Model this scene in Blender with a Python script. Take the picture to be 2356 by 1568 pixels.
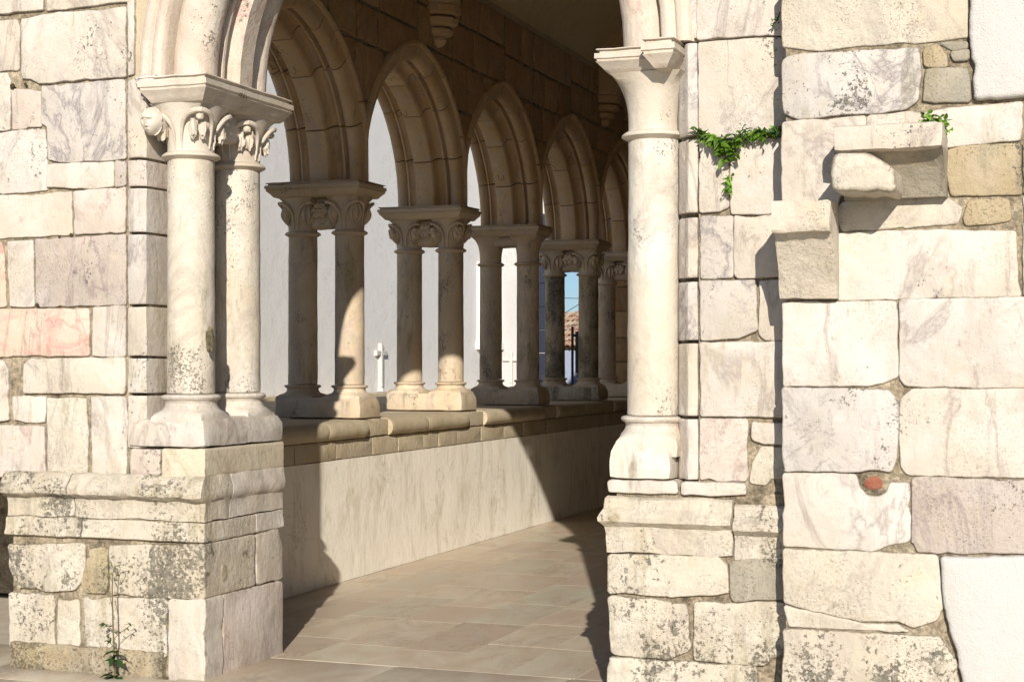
import bpy, math, random
from mathutils import Vector, noise
R = math.radians
S = bpy.context.scene
for o in list(bpy.data.objects): bpy.data.objects.remove(o)
col = S.collection
# ------------------------------------------------------------------ camera, sky, sun, exposure
CAMZ = 1.5
cd = bpy.data.cameras.new('camera'); cam = bpy.data.objects.new('camera', cd); col.objects.link(cam)
cam.location = (0, 0, CAMZ); cam.rotation_euler = (R(90), 0, R(20))
cd.sensor_width = 36; cd.lens = 36*3690/2356; cd.shift_y = 51/2356; cd.clip_start = .1; cd.clip_end = 3000
S.camera = cam
w = bpy.data.worlds.new('World'); S.world = w; w.use_nodes = True
wn = w.node_tree; bg = wn.nodes['Background']
sk = wn.nodes.new('ShaderNodeTexSky'); sk.sky_type = 'NISHITA'; sk.sun_disc = False
sk.sun_elevation = R(22.8); sk.sun_rotation = R(160.4); sk.air_density = .75; sk.dust_density = .45; sk.ozone_density = 4.5; sk.altitude = 0
wn.links.new(sk.outputs[0], bg.inputs[0]); bg.inputs[1].default_value = .066
sl = bpy.data.lights.new('sun', 'SUN'); so = bpy.data.objects.new('sun', sl); col.objects.link(so)
sl.energy = 4.3; sl.angle = R(.5); sl.color = (1, .93, .82)
so.rotation_euler = Vector((-.357, 1, -.446)).to_track_quat('-Z', 'Y').to_euler()
S.view_settings.view_transform = 'Standard'; S.view_settings.look = 'None'
S.view_settings.exposure = 0.50; S.view_settings.gamma = 1; S.view_settings.use_curve_mapping = False
S.render.engine = 'CYCLES'; S.cycles.max_bounces = 8; S.cycles.diffuse_bounces = 6
# ------------------------------------------------------------------ survey helpers: sight lines taken from the photograph, met with real planes
C20, S20 = math.cos(R(20)), math.sin(R(20))
def ray(x, y):
    r = (x-1178)/3690; return (C20*r - S20, S20*r + C20, (835-y)/3690)
def onY(x, y, Y):
    d = ray(x, y); t = Y/d[1]; return (d[0]*t, CAMZ + d[2]*t)          # (X, z)
def onX(x, y, X):
    d = ray(x, y); t = X/d[0]; return (d[1]*t, CAMZ + d[2]*t)          # (Y, z)
def at(x, y, Y):
    a = onY(x, y, Y); return Vector((a[0], Y, a[1]))
# ------------------------------------------------------------------ materials
def nd(nt, t, **k):
    n = nt.nodes.new(t)
    for a, b in k.items(): setattr(n, a, b)
    return n
class G:
    def __init__(s, name, rough=.75):
        s.m = bpy.data.materials.new(name); s.m.use_nodes = True; s.nt = s.m.node_tree
        s.b = s.nt.nodes['Principled BSDF']; s.b.inputs['Roughness'].default_value = rough
        s.b.inputs['Specular IOR Level'].default_value = .25
        s.geo = nd(s.nt, 'ShaderNodeNewGeometry'); s.oi = nd(s.nt, 'ShaderNodeObjectInfo')
        v = nd(s.nt, 'ShaderNodeVectorMath', operation='SCALE'); s.nt.links.new(s.oi.outputs['Random'], v.inputs['Scale'])
        v.inputs[0].default_value = (37.3, 21.7, 53.1)
        a = nd(s.nt, 'ShaderNodeVectorMath', operation='ADD'); s.l(s.geo.outputs['Position'], a.inputs[0]); s.l(v.outputs[0], a.inputs[1])
        s.pos = a.outputs[0]
    def l(s, a, b): s.nt.links.new(a, b)
    def noise(s, scale, detail=4, rough=.5, dist=0, stretch=None, vec=None):
        n = nd(s.nt, 'ShaderNodeTexNoise'); n.inputs['Scale'].default_value = scale; n.inputs['Detail'].default_value = detail
        n.inputs['Roughness'].default_value = rough; n.inputs['Distortion'].default_value = dist
        p = vec or s.pos
        if stretch:
            m = nd(s.nt, 'ShaderNodeMapping'); m.inputs['Scale'].default_value = stretch[:3]
            if len(stretch) > 3: m.inputs['Rotation'].default_value = (0, stretch[3], 0)
            s.l(p, m.inputs[0]); p = m.outputs[0]
        s.l(p, n.inputs[0]); return n.outputs[0]
    def ramp(s, v, stops):
        r = nd(s.nt, 'ShaderNodeValToRGB'); e = r.color_ramp.elements
        while len(e) < len(stops): e.new(.5)
        for q, (p, c) in zip(e, stops):
            q.position = p; q.color = (c, c, c, 1) if isinstance(c, (int, float)) else (*c, 1)
        s.l(v, r.inputs[0]); return r.outputs[0]
    def math(s, op, a, b=None, clamp=False):
        n = nd(s.nt, 'ShaderNodeMath', operation=op); n.use_clamp = clamp
        for i, q in enumerate((a, b)):
            if q is None: continue
            if isinstance(q, (int, float)): n.inputs[i].default_value = q
            else: s.l(q, n.inputs[i])
        return n.outputs[0]
    def mix(s, f, a, b, mode='MIX'):
        n = nd(s.nt, 'ShaderNodeMix', data_type='RGBA', blend_type=mode)
        for i, q in ((0, f), (6, a), (7, b)):
            if isinstance(q, (int, float)): n.inputs[i].default_value = q
            elif isinstance(q, tuple): n.inputs[i].default_value = (*q, 1)
            else: s.l(q, n.inputs[i])
        return n.outputs[2]
    def attr(s, name, kind='GEOMETRY'):
        n = nd(s.nt, 'ShaderNodeAttribute'); n.attribute_type = kind; n.attribute_name = name; return n.outputs['Fac']
    def bump(s, h, dist, nrm=None):
        n = nd(s.nt, 'ShaderNodeBump'); n.inputs['Distance'].default_value = dist; n.inputs['Strength'].default_value = 1
        s.l(h, n.inputs['Height'])
        if nrm: s.l(nrm, n.inputs['Normal'])
        return n.outputs[0]
    def out(s, c, n=None):
        s.l(c, s.b.inputs['Base Color'])
        if n: s.l(n, s.b.inputs['Normal'])
        return s.m
def marble(name, tones, vein=(.42,.33,.30), veins=.6, lich=.35, patches=None, rough=.62, pit=1.0, soft=1.0, cs=46, scale=None):
    if scale is None: scale = .765 if tones[0][0] > .6 else 1
    tones = [tuple(q*scale for q in t) for t in tones]; vein = tuple(q*(.62 if scale < 1 else 1) for q in vein)
    g = G(name, rough)
    c = g.ramp(g.oi.outputs['Random'], [(i/(len(tones)-1) if len(tones) > 1 else 0, t) for i, t in enumerate(tones)])
    broad = g.noise(2.2, 5, .55, .6)
    c = g.mix(g.ramp(broad, [(.36, 0.0), (.68, .9)]), c, tuple(q*f for q, f in zip(tones[0], (.86, .80, .72))))
    if patches: c = g.mix(g.ramp(g.noise(3.1, 7, .68, 1.0, (1, 1, 1.6, .7)), [(.49, 0), (.60, .85)]), c, patches)
    c = g.mix(g.ramp(g.noise(3.5, 6, .65, .4), [(.58, 0), (.74, .35)]), c, (.66,.53,.47))            # rosy clouds
    c = g.mix(g.ramp(g.noise(4.1, 6, .65, .4), [(.60, 0), (.76, .4)]), c, (.66,.52,.32))            # ochre clouds
    c = g.mix(g.ramp(g.noise(5.3, 7, .7, .9, (1, 1, .5, .8)), [(.50, 0), (.70, .75)]), c, (.25+vein[0]*.65, .235+vein[1]*.65, .20+vein[2]*.62))  # grey drifts
    v1 = g.noise(1.9, 8, .62, 1.4, (1, 1, .55, .9)); d1 = g.math('ABSOLUTE', g.math('SUBTRACT', v1, .5))
    gate0 = g.ramp(g.noise(1.4, 2), [(.38, 0), (.52, 1)])
    c = g.mix(g.math('MULTIPLY', g.math('MULTIPLY', g.ramp(d1, [(0, 1), (.008, .55), (.034, 0)]), gate0), veins), c, vein)
    v2 = g.noise(5.5, 7, .6, 1.4); d2 = g.math('ABSOLUTE', g.math('SUBTRACT', v2, .47))
    gate = g.ramp(g.noise(1.7, 2), [(.5, 0), (.62, 1)])
    c = g.mix(g.math('MULTIPLY', g.math('MULTIPLY', g.ramp(d2, [(0, 1), (.014, 0)]), gate), veins*.7), c, tuple(q*.8 for q in vein))
    gr = g.noise(230, 3, .7); c = g.mix(.10, c, g.ramp(gr, [(.3, (.35,.31,.26)), (.7, (1,.98,.93))]), 'MULTIPLY')
    edge = g.attr('edge'); lo = g.attr('lich', 'OBJECT'); L = g.math('ADD', lo, lich*.3)
    clump = g.ramp(g.noise(3.0, 6, .68, .4, (1, 1, .6), vec=g.geo.outputs['Position']), [(.36, 0), (.64, 1)])
    crust = g.math('ADD', g.noise(cs, 9, .80, 0), g.math('MULTIPLY', clump, .26)); crust = g.math('ADD', crust, g.math('MULTIPLY', edge, .05))
    crust = g.math('ADD', crust, g.math('MULTIPLY', L, .125))
    km = g.ramp(crust, [(.865, 0), (.90, 1)])
    sp = g.math('ADD', g.noise(88, 3, .6), g.math('MULTIPLY', clump, .22)); sp = g.math('ADD', sp, g.math('MULTIPLY', L, .085))
    sm = g.ramp(sp, [(.905, 0), (.935, 1)])
    haze = g.ramp(g.math('ADD', g.noise(7, 7, .7, .3), g.math('MULTIPLY', L, .12)), [(.60, 0), (.82, .6)])
    c = g.mix(haze, c, g.ramp(g.noise(3, 2), [(.4, (.40,.37,.29)), (.6, (.47,.40,.28))]))
    streak = g.math('ADD', g.noise(7.5, 7, .7, .25, (1, 1, .22), vec=g.geo.outputs['Position']), g.math('MULTIPLY', L, .09))
    streak = g.math('MULTIPLY', g.ramp(streak, [(.62, 0), (.74, .8)]), g.ramp(g.noise(40, 6, .75), [(.36, .35), (.58, 1)]))
    c = g.mix(streak, c, g.ramp(g.noise(2.1, 3), [(.42, (.17,.16,.12)), (.58, (.30,.25,.14))]))
    c = g.mix(g.math('MULTIPLY', km, .82), c, g.ramp(g.noise(26, 4), [(.4, (.085,.078,.062)), (.62, (.23,.21,.16))]))
    c = g.mix(g.math('MULTIPLY', sm, .75), c, (.10,.09,.07))
    em = g.ramp(g.math('ADD', g.math('MULTIPLY', edge, .27), g.noise(17, 8, .75, .2)), [(.66, 0), (.86, .85)])
    c = g.mix(em, c, (.20,.165,.11))
    n = g.bump(g.noise(4.5, 4, .55), .011*soft)
    n = g.bump(g.noise(30, 6, .68), .0045*pit, n)
    n = g.bump(g.math('MULTIPLY', g.ramp(g.noise(105, 3, .6), [(.3, 1), (.42, 0)]), g.ramp(g.noise(4, 4), [(.42, .12), (.62, 1)])), -.0016*pit, n)
    n = g.bump(g.math('ADD', sm, km), .002, n)
    return g.out(c, n)
WARM = [(.78,.73,.655), (.77,.71,.635), (.74,.70,.645), (.78,.715,.61), (.70,.65,.59), (.79,.75,.69)]
M = {}
M['marble'] = marble('white_marble', WARM)
M['marble_shaft'] = marble('cream_marble', [(.80,.74,.63), (.82,.77,.68), (.79,.73,.64)], veins=.35, lich=2.0, cs=85, soft=.4)
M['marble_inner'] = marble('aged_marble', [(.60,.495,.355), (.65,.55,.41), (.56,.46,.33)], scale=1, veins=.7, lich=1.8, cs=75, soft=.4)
M['marble_carved'] = marble('carved_marble', [(.79,.72,.62), (.76,.69,.59)], veins=.15, lich=.3, soft=.3, pit=.7)
M['cream'] = marble('cream_block', [(.78,.70,.54), (.77,.69,.55)], vein=(.5,.36,.2), veins=.5, lich=.3)
M['marble_bright'] = marble('bright_marble', [(.85,.80,.71), (.84,.79,.70)], veins=.4, lich=1.0, soft=.4, cs=85)
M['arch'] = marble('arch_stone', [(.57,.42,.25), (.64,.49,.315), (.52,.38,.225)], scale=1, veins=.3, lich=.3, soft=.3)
M['front_arch'] = marble('front_arch_marble', [(.80,.72,.63), (.78,.69,.58)], vein=(.6,.3,.26), veins=.6, lich=.1, soft=.4)
M['pink'] = marble('pink_marble', [(.76,.66,.52), (.76,.64,.55)], vein=(.55,.22,.18), veins=.5, patches=(.62,.33,.28))
M['rosy'] = marble('rosy_marble', [(.77,.695,.635), (.75,.67,.61)], vein=(.50,.37,.34), veins=.8)
M['grey'] = marble('grey_marble', [(.70,.66,.615), (.68,.635,.59)], vein=(.38,.33,.33), veins=.9)
M['mauve'] = marble('mauve_stone', [(.64,.575,.525), (.63,.565,.52)], vein=(.36,.27,.28), veins=.7, pit=1.6)
M['tan'] = marble('tan_stone', [(.42,.345,.225), (.45,.385,.27)], vein=(.35,.27,.15), veins=.4, lich=.6, rough=.85, pit=2.2)
M['sand'] = marble('sandstone', [(.50,.43,.31), (.56,.48,.35), (.47,.41,.31)], vein=(.35,.25,.13), veins=.25, lich=.3, rough=.85, pit=1.5)
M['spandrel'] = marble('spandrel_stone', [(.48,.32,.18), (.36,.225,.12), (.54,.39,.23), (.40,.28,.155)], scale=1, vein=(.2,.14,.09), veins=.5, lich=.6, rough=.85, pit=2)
M['slaty'] = marble('slaty_stone', [(.33,.305,.25), (.31,.285,.235)], vein=(.22,.2,.15), veins=.9, lich=.4, pit=2)
M['rough'] = marble('weathered_marble', [(.76,.70,.59), (.74,.68,.56), (.77,.72,.63)], veins=.35, lich=.7, pit=2.0)
def mortar():
    g = G('mortar', .95)
    c = g.ramp(g.noise(9, 8, .7), [(.34, (.09,.075,.05)), (.47, (.36,.29,.20)), (.68, (.58,.49,.35))])
    c = g.mix(g.ramp(g.noise(60, 3), [(.4, .5), (.6, 0)]), c, (.09,.08,.06))
    n = g.bump(g.noise(14, 7, .7), .03); n = g.bump(g.noise(90, 4, .7), .006, n)
    return g.out(c, n)
M['mortar'] = mortar()
def plaster(name, c1, c2, stain, sa=.5, b1=.012, b2=.003):
    g = G(name, .85)
    c = g.mix(g.noise(2, 4), c1, c2)
    st = g.noise(5, 7, .7, .4, (1, 1, .35)); c = g.mix(g.ramp(st, [(.51, 0), (.70, sa)]), c, stain)
    ck = g.math('ABSOLUTE', g.math('SUBTRACT', g.noise(3.2, 7, .6, 1.1), .5)); c = g.mix(g.math('MULTIPLY', g.ramp(ck, [(0, .7), (.006, 0)]), g.ramp(g.noise(1.1, 2), [(.5, 0), (.58, 1)])), c, tuple(q*.5 for q in stain))
    s2 = g.noise(11, 7, .75, .3, (1, 1, .5)); c = g.mix(g.ramp(s2, [(.66, 0), (.72, sa)]), c, tuple(q*.6 for q in stain))
    n = g.bump(g.noise(3.5, 4, .5, .2), b1*.9); n = g.bump(g.noise(22, 7, .7, .4), b1*.45, n); n = g.bump(g.noise(130, 4, .7), b2, n)
    return g.out(c, n)
M['plaster_old'] = plaster('old_limewash', (.90,.845,.74), (.86,.80,.69), (.54,.48,.35), .75, .010, .003)
M['plaster_white'] = plaster('white_limewash', (.585,.565,.535), (.565,.54,.51), (.50,.455,.39), .4, .012, .005)
M['plaster_street'] = plaster('street_limewash', (.82,.805,.785), (.80,.785,.765), (.74,.72,.70), .3, .01, .004)
M['plaster_vault'] = plaster('vault_plaster', (.60,.51,.34), (.56,.47,.31), (.44,.36,.23), .5, .006, .002)
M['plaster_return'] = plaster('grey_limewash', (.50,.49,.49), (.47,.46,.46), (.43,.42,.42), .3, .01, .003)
M['blue_shade'] = plaster('blue_shade_wall', (.30,.34,.46), (.27,.31,.42), (.20,.22,.3), .4)  # blue of skylit shade put into the wall colour
def slabmat(name, tones, rough=.38):
    g = G(name, rough)
    c = g.ramp(g.oi.outputs['Random'], [(i/(len(tones)-1), t) for i, t in enumerate(tones)])
    b = g.noise(2.4, 6, .6, 1.2, (1.8, .7, 1)); c = g.mix(g.ramp(b, [(.4, 0), (.62, .6)]), c, (.46,.34,.24))
    v = g.noise(3, 8, .65, 2.0, (1.6, .6, 1)); d = g.math('ABSOLUTE', g.math('SUBTRACT', v, .5))
    c = g.mix(g.math('MULTIPLY', g.ramp(d, [(0, .45), (.02, .15), (.045, 0)]), g.ramp(g.noise(1.3, 2), [(.48, 0), (.6, 1)])), c, (.17,.14,.11))
    c = g.mix(g.ramp(g.noise(40, 4, .7), [(.62, 0), (.7, .35)]), c, (.2,.16,.11))
    c = g.mix(g.math('MULTIPLY', g.attr('edge'), .5), c, (.2,.16,.10))
    n = g.bump(g.noise(25, 5, .6), .0012); n = g.bump(g.noise(3, 3), .004, n)
    return g.out(c, n)
M['slab'] = slabmat('paving_marble', [(.53,.46,.35), (.57,.49,.38), (.49,.39,.31), (.54,.49,.38), (.49,.46,.36), (.43,.35,.28), (.59,.51,.40)])
M['slab_pale'] = slabmat('pale_paving', [(.60,.54,.43), (.56,.50,.40)], .5)
def plain(name, c1, c2, rough=.8, scale=8, b=.003, metal=0):
    g = G(name, rough); g.b.inputs['Metallic'].default_value = metal
    if name == 'clay_tile':
        c = g.ramp(g.oi.outputs['Random'], [(0, (.34,.16,.09)), (.4, (.50,.30,.19)), (.7, (.56,.44,.32)), (1, (.25,.15,.11))]); return g.out(g.mix(g.ramp(g.noise(9, 5, .7), [(.45, 0), (.6, .7)]), c, (.62,.54,.42)), g.bump(g.noise(30, 5), .01))
    return g.out(g.mix(g.ramp(g.noise(scale, 6, .65), [(.35, 0), (.65, 1)]), c1, c2), g.bump(g.noise(scale*6, 5, .65), b))
M['ground'] = plain('ground_paving', (.46,.41,.33), (.56,.50,.41))
M['terrace'] = plain('terrace_gravel', (.55,.46,.33), (.40,.32,.22), .9, 14, .02)
M['footing'] = marble('rubble_footing', [(.36,.29,.19), (.33,.26,.17)], vein=(.2,.15,.1), veins=.3, lich=1.2, pit=3, cs=70)
M['brick'] = plain('red_brick', (.30,.085,.05), (.38,.17,.11), .85, 30, .01)
M['tile'] = plain('clay_tile', (.42,.17,.08), (.50,.33,.22), .85, 5, .01)
M['black'] = plain('black_iron', (.02,.02,.025), (.04,.04,.045), .5)
M['glass'] = plain('dark_glass', (.03,.035,.04), (.05,.055,.06), .15)
M['hole_crust'] = plain('lichen_crust', (.07,.06,.035), (.26,.22,.13), 1, 45, .01)
M['hole'] = plain('dark_cavity', (.04,.03,.02), (.07,.05,.03), 1)
M['orange'] = plain('ochre_render', (.50,.32,.14), (.55,.45,.3), .9)
def leafmat(name, a, b):
    g = G(name, .5)
    c = g.mix(g.oi.outputs['Random'], a, b); c = g.mix(.3, c, g.ramp(g.noise(60, 3), [(.3, .5), (.7, 1.)]), 'MULTIPLY')
    try: g.b.inputs['Subsurface Weight'].default_value = 0
    except Exception: pass
    tr = nd(g.nt, 'ShaderNodeBsdfTranslucent'); g.l(c, tr.inputs[0]); mx = nd(g.nt, 'ShaderNodeMixShader'); mx.inputs[0].default_value = .25
    g.l(c, g.b.inputs['Base Color']); g.l(g.b.outputs[0], mx.inputs[1]); g.l(tr.outputs[0], mx.inputs[2])
    g.l(mx.outputs[0], g.nt.nodes['Material Output'].inputs[0]); return g.m
M['leaf'] = leafmat('green_leaf', (.06,.14,.012), (.15,.26,.03))
M['leaf_bright'] = leafmat('bright_leaf', (.13,.30,.03), (.22,.42,.05))
M['leaf_dark'] = leafmat('dark_leaf', (.02,.06,.015), (.05,.12,.025))
M['stem'] = plain('plant_stem', (.10,.13,.04), (.18,.10,.07), .7, 40, .0)
# ------------------------------------------------------------------ object helpers
WL = {}
def thing(name, label, cat, loc=(0,0,0), group=None):
    o = bpy.data.objects.new(name, None); col.objects.link(o); o.location = loc; o.empty_display_size = .2
    o['label'] = label; o['category'] = cat; o['kind'] = 'thing'
    if group: o['group'] = group
    WL[o.name] = Vector(loc); return o
def struct(name, loc=(0,0,0)):
    o = bpy.data.objects.new(name, None); col.objects.link(o); o.location = loc; o['kind'] = 'structure'; WL[o.name] = Vector(loc); return o
def mesh(name, verts, faces, mat, parent=None, smooth=None, edge=None, lich=None, kind=None):
    off = WL[parent.name] if parent else Vector((0,0,0))
    me = bpy.data.meshes.new(name); me.from_pydata([tuple(Vector(v)-off) for v in verts], [], faces)
    if smooth is not None:
        for i, p in enumerate(me.polygons): p.use_smooth = smooth if isinstance(smooth, bool) else bool(smooth[i])
    if edge:
        a = me.attributes.new('edge', 'FLOAT', 'POINT'); a.data.foreach_set('value', edge)
    me.materials.append(M[mat] if isinstance(mat, str) else mat); me.validate()
    if smooth is not None: me.set_sharp_from_angle(angle=R(34))
    o = bpy.data.objects.new(name, me); col.objects.link(o)
    if parent: o.parent = parent; WL[o.name] = off
    else: WL[o.name] = off
    if lich is not None: o['lich'] = float(lich)
    if kind: o['kind'] = kind
    return o
rng = random.Random(7)
def nz(x, y, z=0): return noise.noise(Vector((x, y, z)))
def rough_outline(pts, seg=.035, amp=.004, corner=.02, seed=0):
    n = len(pts); out = []
    area = sum(pts[i][0]*pts[(i+1) % n][1] - pts[(i+1) % n][0]*pts[i][1] for i in range(n))
    if area < 0: pts = pts[::-1]
    P = [Vector(p) for p in pts]; rr = random.Random(seed)
    cs = []
    for i in range(n):
        a, b, c = P[i-1], P[i], P[(i+1) % n]
        k = min(corner*rr.uniform(.9, 1.9), .36*(b-a).length, .36*(c-b).length); cs.append((b+(a-b).normalized()*k, b, b+(c-b).normalized()*k))
    for i in range(n):
        p0, p1, p2 = cs[i]
        for t in (0, .33, .67, 1): out.append(p0*(1-t)**2 + p1*2*t*(1-t) + p2*t*t)
        q = cs[(i+1) % n][0]; L = (q-p2).length; m = int(L/seg)
        for j in range(1, m): out.append(p2.lerp(q, j/m))
    N = len(out); res = []
    for i in range(N):
        t = (out[(i+1) % N]-out[i-1]); t = t.normalized() if t.length > 1e-6 else Vector((1, 0)); nn = Vector((t.y, -t.x))
        p = out[i]; d = nz(p.x*16, p.y*16, seed*3.1)*amp*1.0 + nz(p.x*48, p.y*48, seed*1.7)*amp*.9
        if nz(p.x*7, p.y*7, seed+40) > .42: d -= amp*1.5
        res.append(p + nn*(d - amp*.3))
    return res
def inset(P, d):
    N = len(P); r = []
    for i in range(N):
        t = (P[(i+1) % N]-P[i-1]); t = t.normalized() if t.length > 1e-7 else Vector((1, 0)); r.append(P[i] - Vector((t.y, -t.x))*d)
    for it in range(12):                     # close up folds at tight corners
        bad = [i for i in range(N) if (r[(i+1) % N]-r[i]).dot(P[(i+1) % N]-P[i]) < -1e-9]
        if not bad: break
        for i in bad: j = (i+1) % N; m = (r[i]+r[j])/2; r[i] = m.copy(); r[j] = m.copy()
        for i in bad:
            for q in (i-1, (i+2) % N): r[q] = r[q]*.6 + r[(i+1) % N]*.4 if (r[(q+1) % N]-r[q]).dot(P[(q+1) % N]-P[q]) < 0 else r[q]
    return r
def prism(name, pts, plane, base, mat, parent, depth=.10, proud=None, seg=.035, amp=.004, corner=.007, rnd=.0042, lich=None, seed=None, back=True, kind=None, grow=0):
    """stone with an uneven outline; plane 'Y' faces the camera side (-Y), plane 'X' faces +X, 'Z' faces up"""
    seed = rng.randint(0, 9999) if seed is None else seed
    o = rough_outline(pts, seg, amp, max(corner, rnd*1.7), seed)
    if grow: o = inset(o, -grow)
    pr = random.Random(seed).uniform(-.006, .008) if proud is None else proud
    def P3(p, h):
        if plane == 'Y': return (p.x, base-h, p.y)
        if plane == 'X': return (base+h, p.x, p.y)
        return (p.x, p.y, base+h)
    rings = [(0, -depth, 0), (0, max(-depth*.8, pr-rnd*7), .1), (0, pr-rnd*1.9, 1), (rnd*.25, pr-rnd*.85, 1), (rnd*.8, pr-rnd*.28, .7), (rnd*1.7, pr, .25)]
    minw = min(max(p.x for p in o)-min(p.x for p in o), max(p.y for p in o)-min(p.y for p in o))
    if minw < rnd*6: rings = rings[:-1]
    V = []; E = []; F = []; SM = []; N = len(o)
    for ins, h, e in rings:
        for p in inset(o, ins):
            V.append(P3(p, h + (nz(p.x*5, p.y*5, seed)*.003 if h > -depth*.9 else 0))); E.append(e)
    fl = plane == 'Y'
    for k in range(len(rings)-1):
        for i in range(N):
            j = (i+1) % N; f = (k*N+i, k*N+j, (k+1)*N+j, (k+1)*N+i); F.append(f); SM.append(1 if k > 1 else 0)
    cap = []
    for i in range((len(rings)-1)*N, len(rings)*N):
        if not cap or (Vector(V[i])-Vector(V[cap[-1]])).length > .0012: cap.append(i)
    if (Vector(V[cap[0]])-Vector(V[cap[-1]])).length < .0012: cap.pop()
    # interior point ring so the face keeps a slightly hollow or domed, tooled surface
    F.append(tuple(cap)); SM.append(0)
    if back: F.append(tuple(range(N-1, -1, -1))); SM.append(0)
    return mesh(name, V, F, mat, parent, SM, E, lich, kind)
def pY(pts, Y): return [onY(x, y, Y) for x, y in pts]
def pX(pts, X): return [onX(x, y, X) for x, y in pts]
def loft(name, rings, mat, parent, closed=True, caps=True, smooth=True, wear=0, lich=None, kind=None, edgecap=False):
    V = []; F = []; n = len(rings[0]); SM = []
    for r in rings:
        for p in r:
            p = Vector(p)
            if wear: p = p + noise.noise_vector(p*9)*wear + noise.noise_vector(p*27+Vector((5,1,9)))*wear*.5
            V.append(p)
    for k in range(len(rings)-1):
        for i in range(n if closed else n-1):
            j = (i+1) % n; F.append((k*n+i, k*n+j, (k+1)*n+j, (k+1)*n+i)); SM.append(smooth)
    if caps: F.append(tuple(range(n-1, -1, -1))); F.append(tuple((len(rings)-1)*n+i for i in range(n))); SM += [0, 0]
    return mesh(name, V, F, mat, parent, SM, None, lich, kind)
def box(name, x0, x1, y0, y1, z0, z1, mat, parent, kind=None):
    V = [(x, y, z) for z in (z0, z1) for x, y in ((x0,y0),(x1,y0),(x1,y1),(x0,y1))]
    return mesh(name, V, [(3,2,1,0),(4,5,6,7),(0,1,5,4),(1,2,6,5),(2,3,7,6),(3,0,4,7)], mat, parent, kind=kind)
def boxes(name, L, mat, parent, kind=None):
    V = []; F = []
    for (x0, x1, y0, y1, z0, z1) in L:
        b = len(V); V += [(x, y, z) for z in (z0, z1) for x, y in ((x0,y0),(x1,y0),(x1,y1),(x0,y1))]
        F += [tuple(b+q for q in f) for f in ((3,2,1,0),(4,5,6,7),(0,1,5,4),(1,2,6,5),(2,3,7,6),(3,0,4,7))]
    return mesh(name, V, F, mat, parent, kind=kind)
def worn_block(name, x0, x1, y0, y1, z0, z1, mat, parent, bev=.02, wear=.006, lich=None, res=.035, top=None, seed=0):
    """box with rounded, worn arrises; top=(dx,dy) pulls the upper edges in"""
    nx, ny, nzq = [max(2, int(a/res)) for a in (x1-x0, y1-y0, z1-z0)]
    idx = {}; V = []; F = []
    c = Vector(((x0+x1)/2, (y0+y1)/2, (z0+z1)/2)); h = Vector(((x1-x0)/2, (y1-y0)/2, (z1-z0)/2))
    b = min(bev, h.x*.9, h.y*.9, h.z*.9)
    def vid(i, j, k):
        q = (i, j, k)
        if q in idx: return idx[q]
        def edge_dense(t, n): return t/n*2-1
        p = Vector((edge_dense(i, nx)*h.x, edge_dense(j, ny)*h.y, edge_dense(k, nzq)*h.z))
        inner = Vector((max(-h.x+b, min(h.x-b, p.x)), max(-h.y+b, min(h.y-b, p.y)), max(-h.z+b, min(h.z-b, p.z))))
        d = p-inner
        if d.length > 1e-6: p = inner + d.normalized()*b if sum(1 for u in d if abs(u) > 1e-6) > 1 else p
        if top:
            f = max(0, p.z/h.z)**2; p.x -= math.copysign(top[0]*f, p.x) if abs(p.x) > h.x*.5 else 0; p.y -= math.copysign(top[1]*f, p.y) if abs(p.y) > h.y*.5 else 0
        p = p + c; s = Vector((seed*1.3, seed*.7, 0))
        p = p + noise.noise_vector(p*8+s)*wear + noise.noise_vector(p*26+s)*wear*.5
        idx[q] = len(V); V.append(p); return idx[q]
    for i in range(nx):
        for j in range(ny):
            F.append((vid(i,j,nzq), vid(i+1,j,nzq), vid(i+1,j+1,nzq), vid(i,j+1,nzq))); F.append((vid(i,j+1,0), vid(i+1,j+1,0), vid(i+1,j,0), vid(i,j,0)))
    for i in range(nx):
        for k in range(nzq):
            F.append((vid(i,0,k), vid(i+1,0,k), vid(i+1,0,k+1), vid(i,0,k+1))); F.append((vid(i,ny,k+1), vid(i+1,ny,k+1), vid(i+1,ny,k), vid(i,ny,k)))
    for j in range(ny):
        for k in range(nzq):
            F.append((vid(nx,j,k), vid(nx,j+1,k), vid(nx,j+1,k+1), vid(nx,j,k+1))); F.append((vid(0,j,k+1), vid(0,j+1,k+1), vid(0,j+1,k), vid(0,j,k)))
    return mesh(name, V, F, mat, parent, True, None, lich)
def lathe(name, cx, cy, prof, mat, parent, seg=40, wear=.0, lich=None, sq=None):
    """prof: list of (radius, z[, squareness])"""
    rings = []
    for q in prof:
        r, z = q[0], q[1]; s = q[2] if len(q) > 2 else 0; ring = []
        for k in range(seg):
            a = 2*math.pi*k/seg; ca, sa = math.cos(a), math.sin(a)
            f = 1 + s*(1/max(abs(ca), abs(sa)) - 1)
            ring.append((cx + r*f*ca, cy + r*f*sa, z))
        rings.append(ring)
    return loft(name, rings, mat, parent, wear=wear, lich=lich)
def tube(path, rad, seg=8):
    """returns rings along a path; rad may be a list"""
    rings = []; n = len(path); P = [Vector(p) for p in path]; up = Vector((0.13, .21, 1)).normalized()
    for i, p in enumerate(P):
        t = (P[min(i+1, n-1)]-P[max(i-1, 0)]).normalized(); a = t.cross(up)
        if a.length < .1: a = t.cross(Vector((1, 0, 0)))
        a.normalize(); b = t.cross(a); r = rad[i] if isinstance(rad, (list, tuple)) else rad
        rings.append([p + (a*math.cos(q*2*math.pi/seg) + b*math.sin(q*2*math.pi/seg))*r for q in range(seg)])
    return rings
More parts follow.
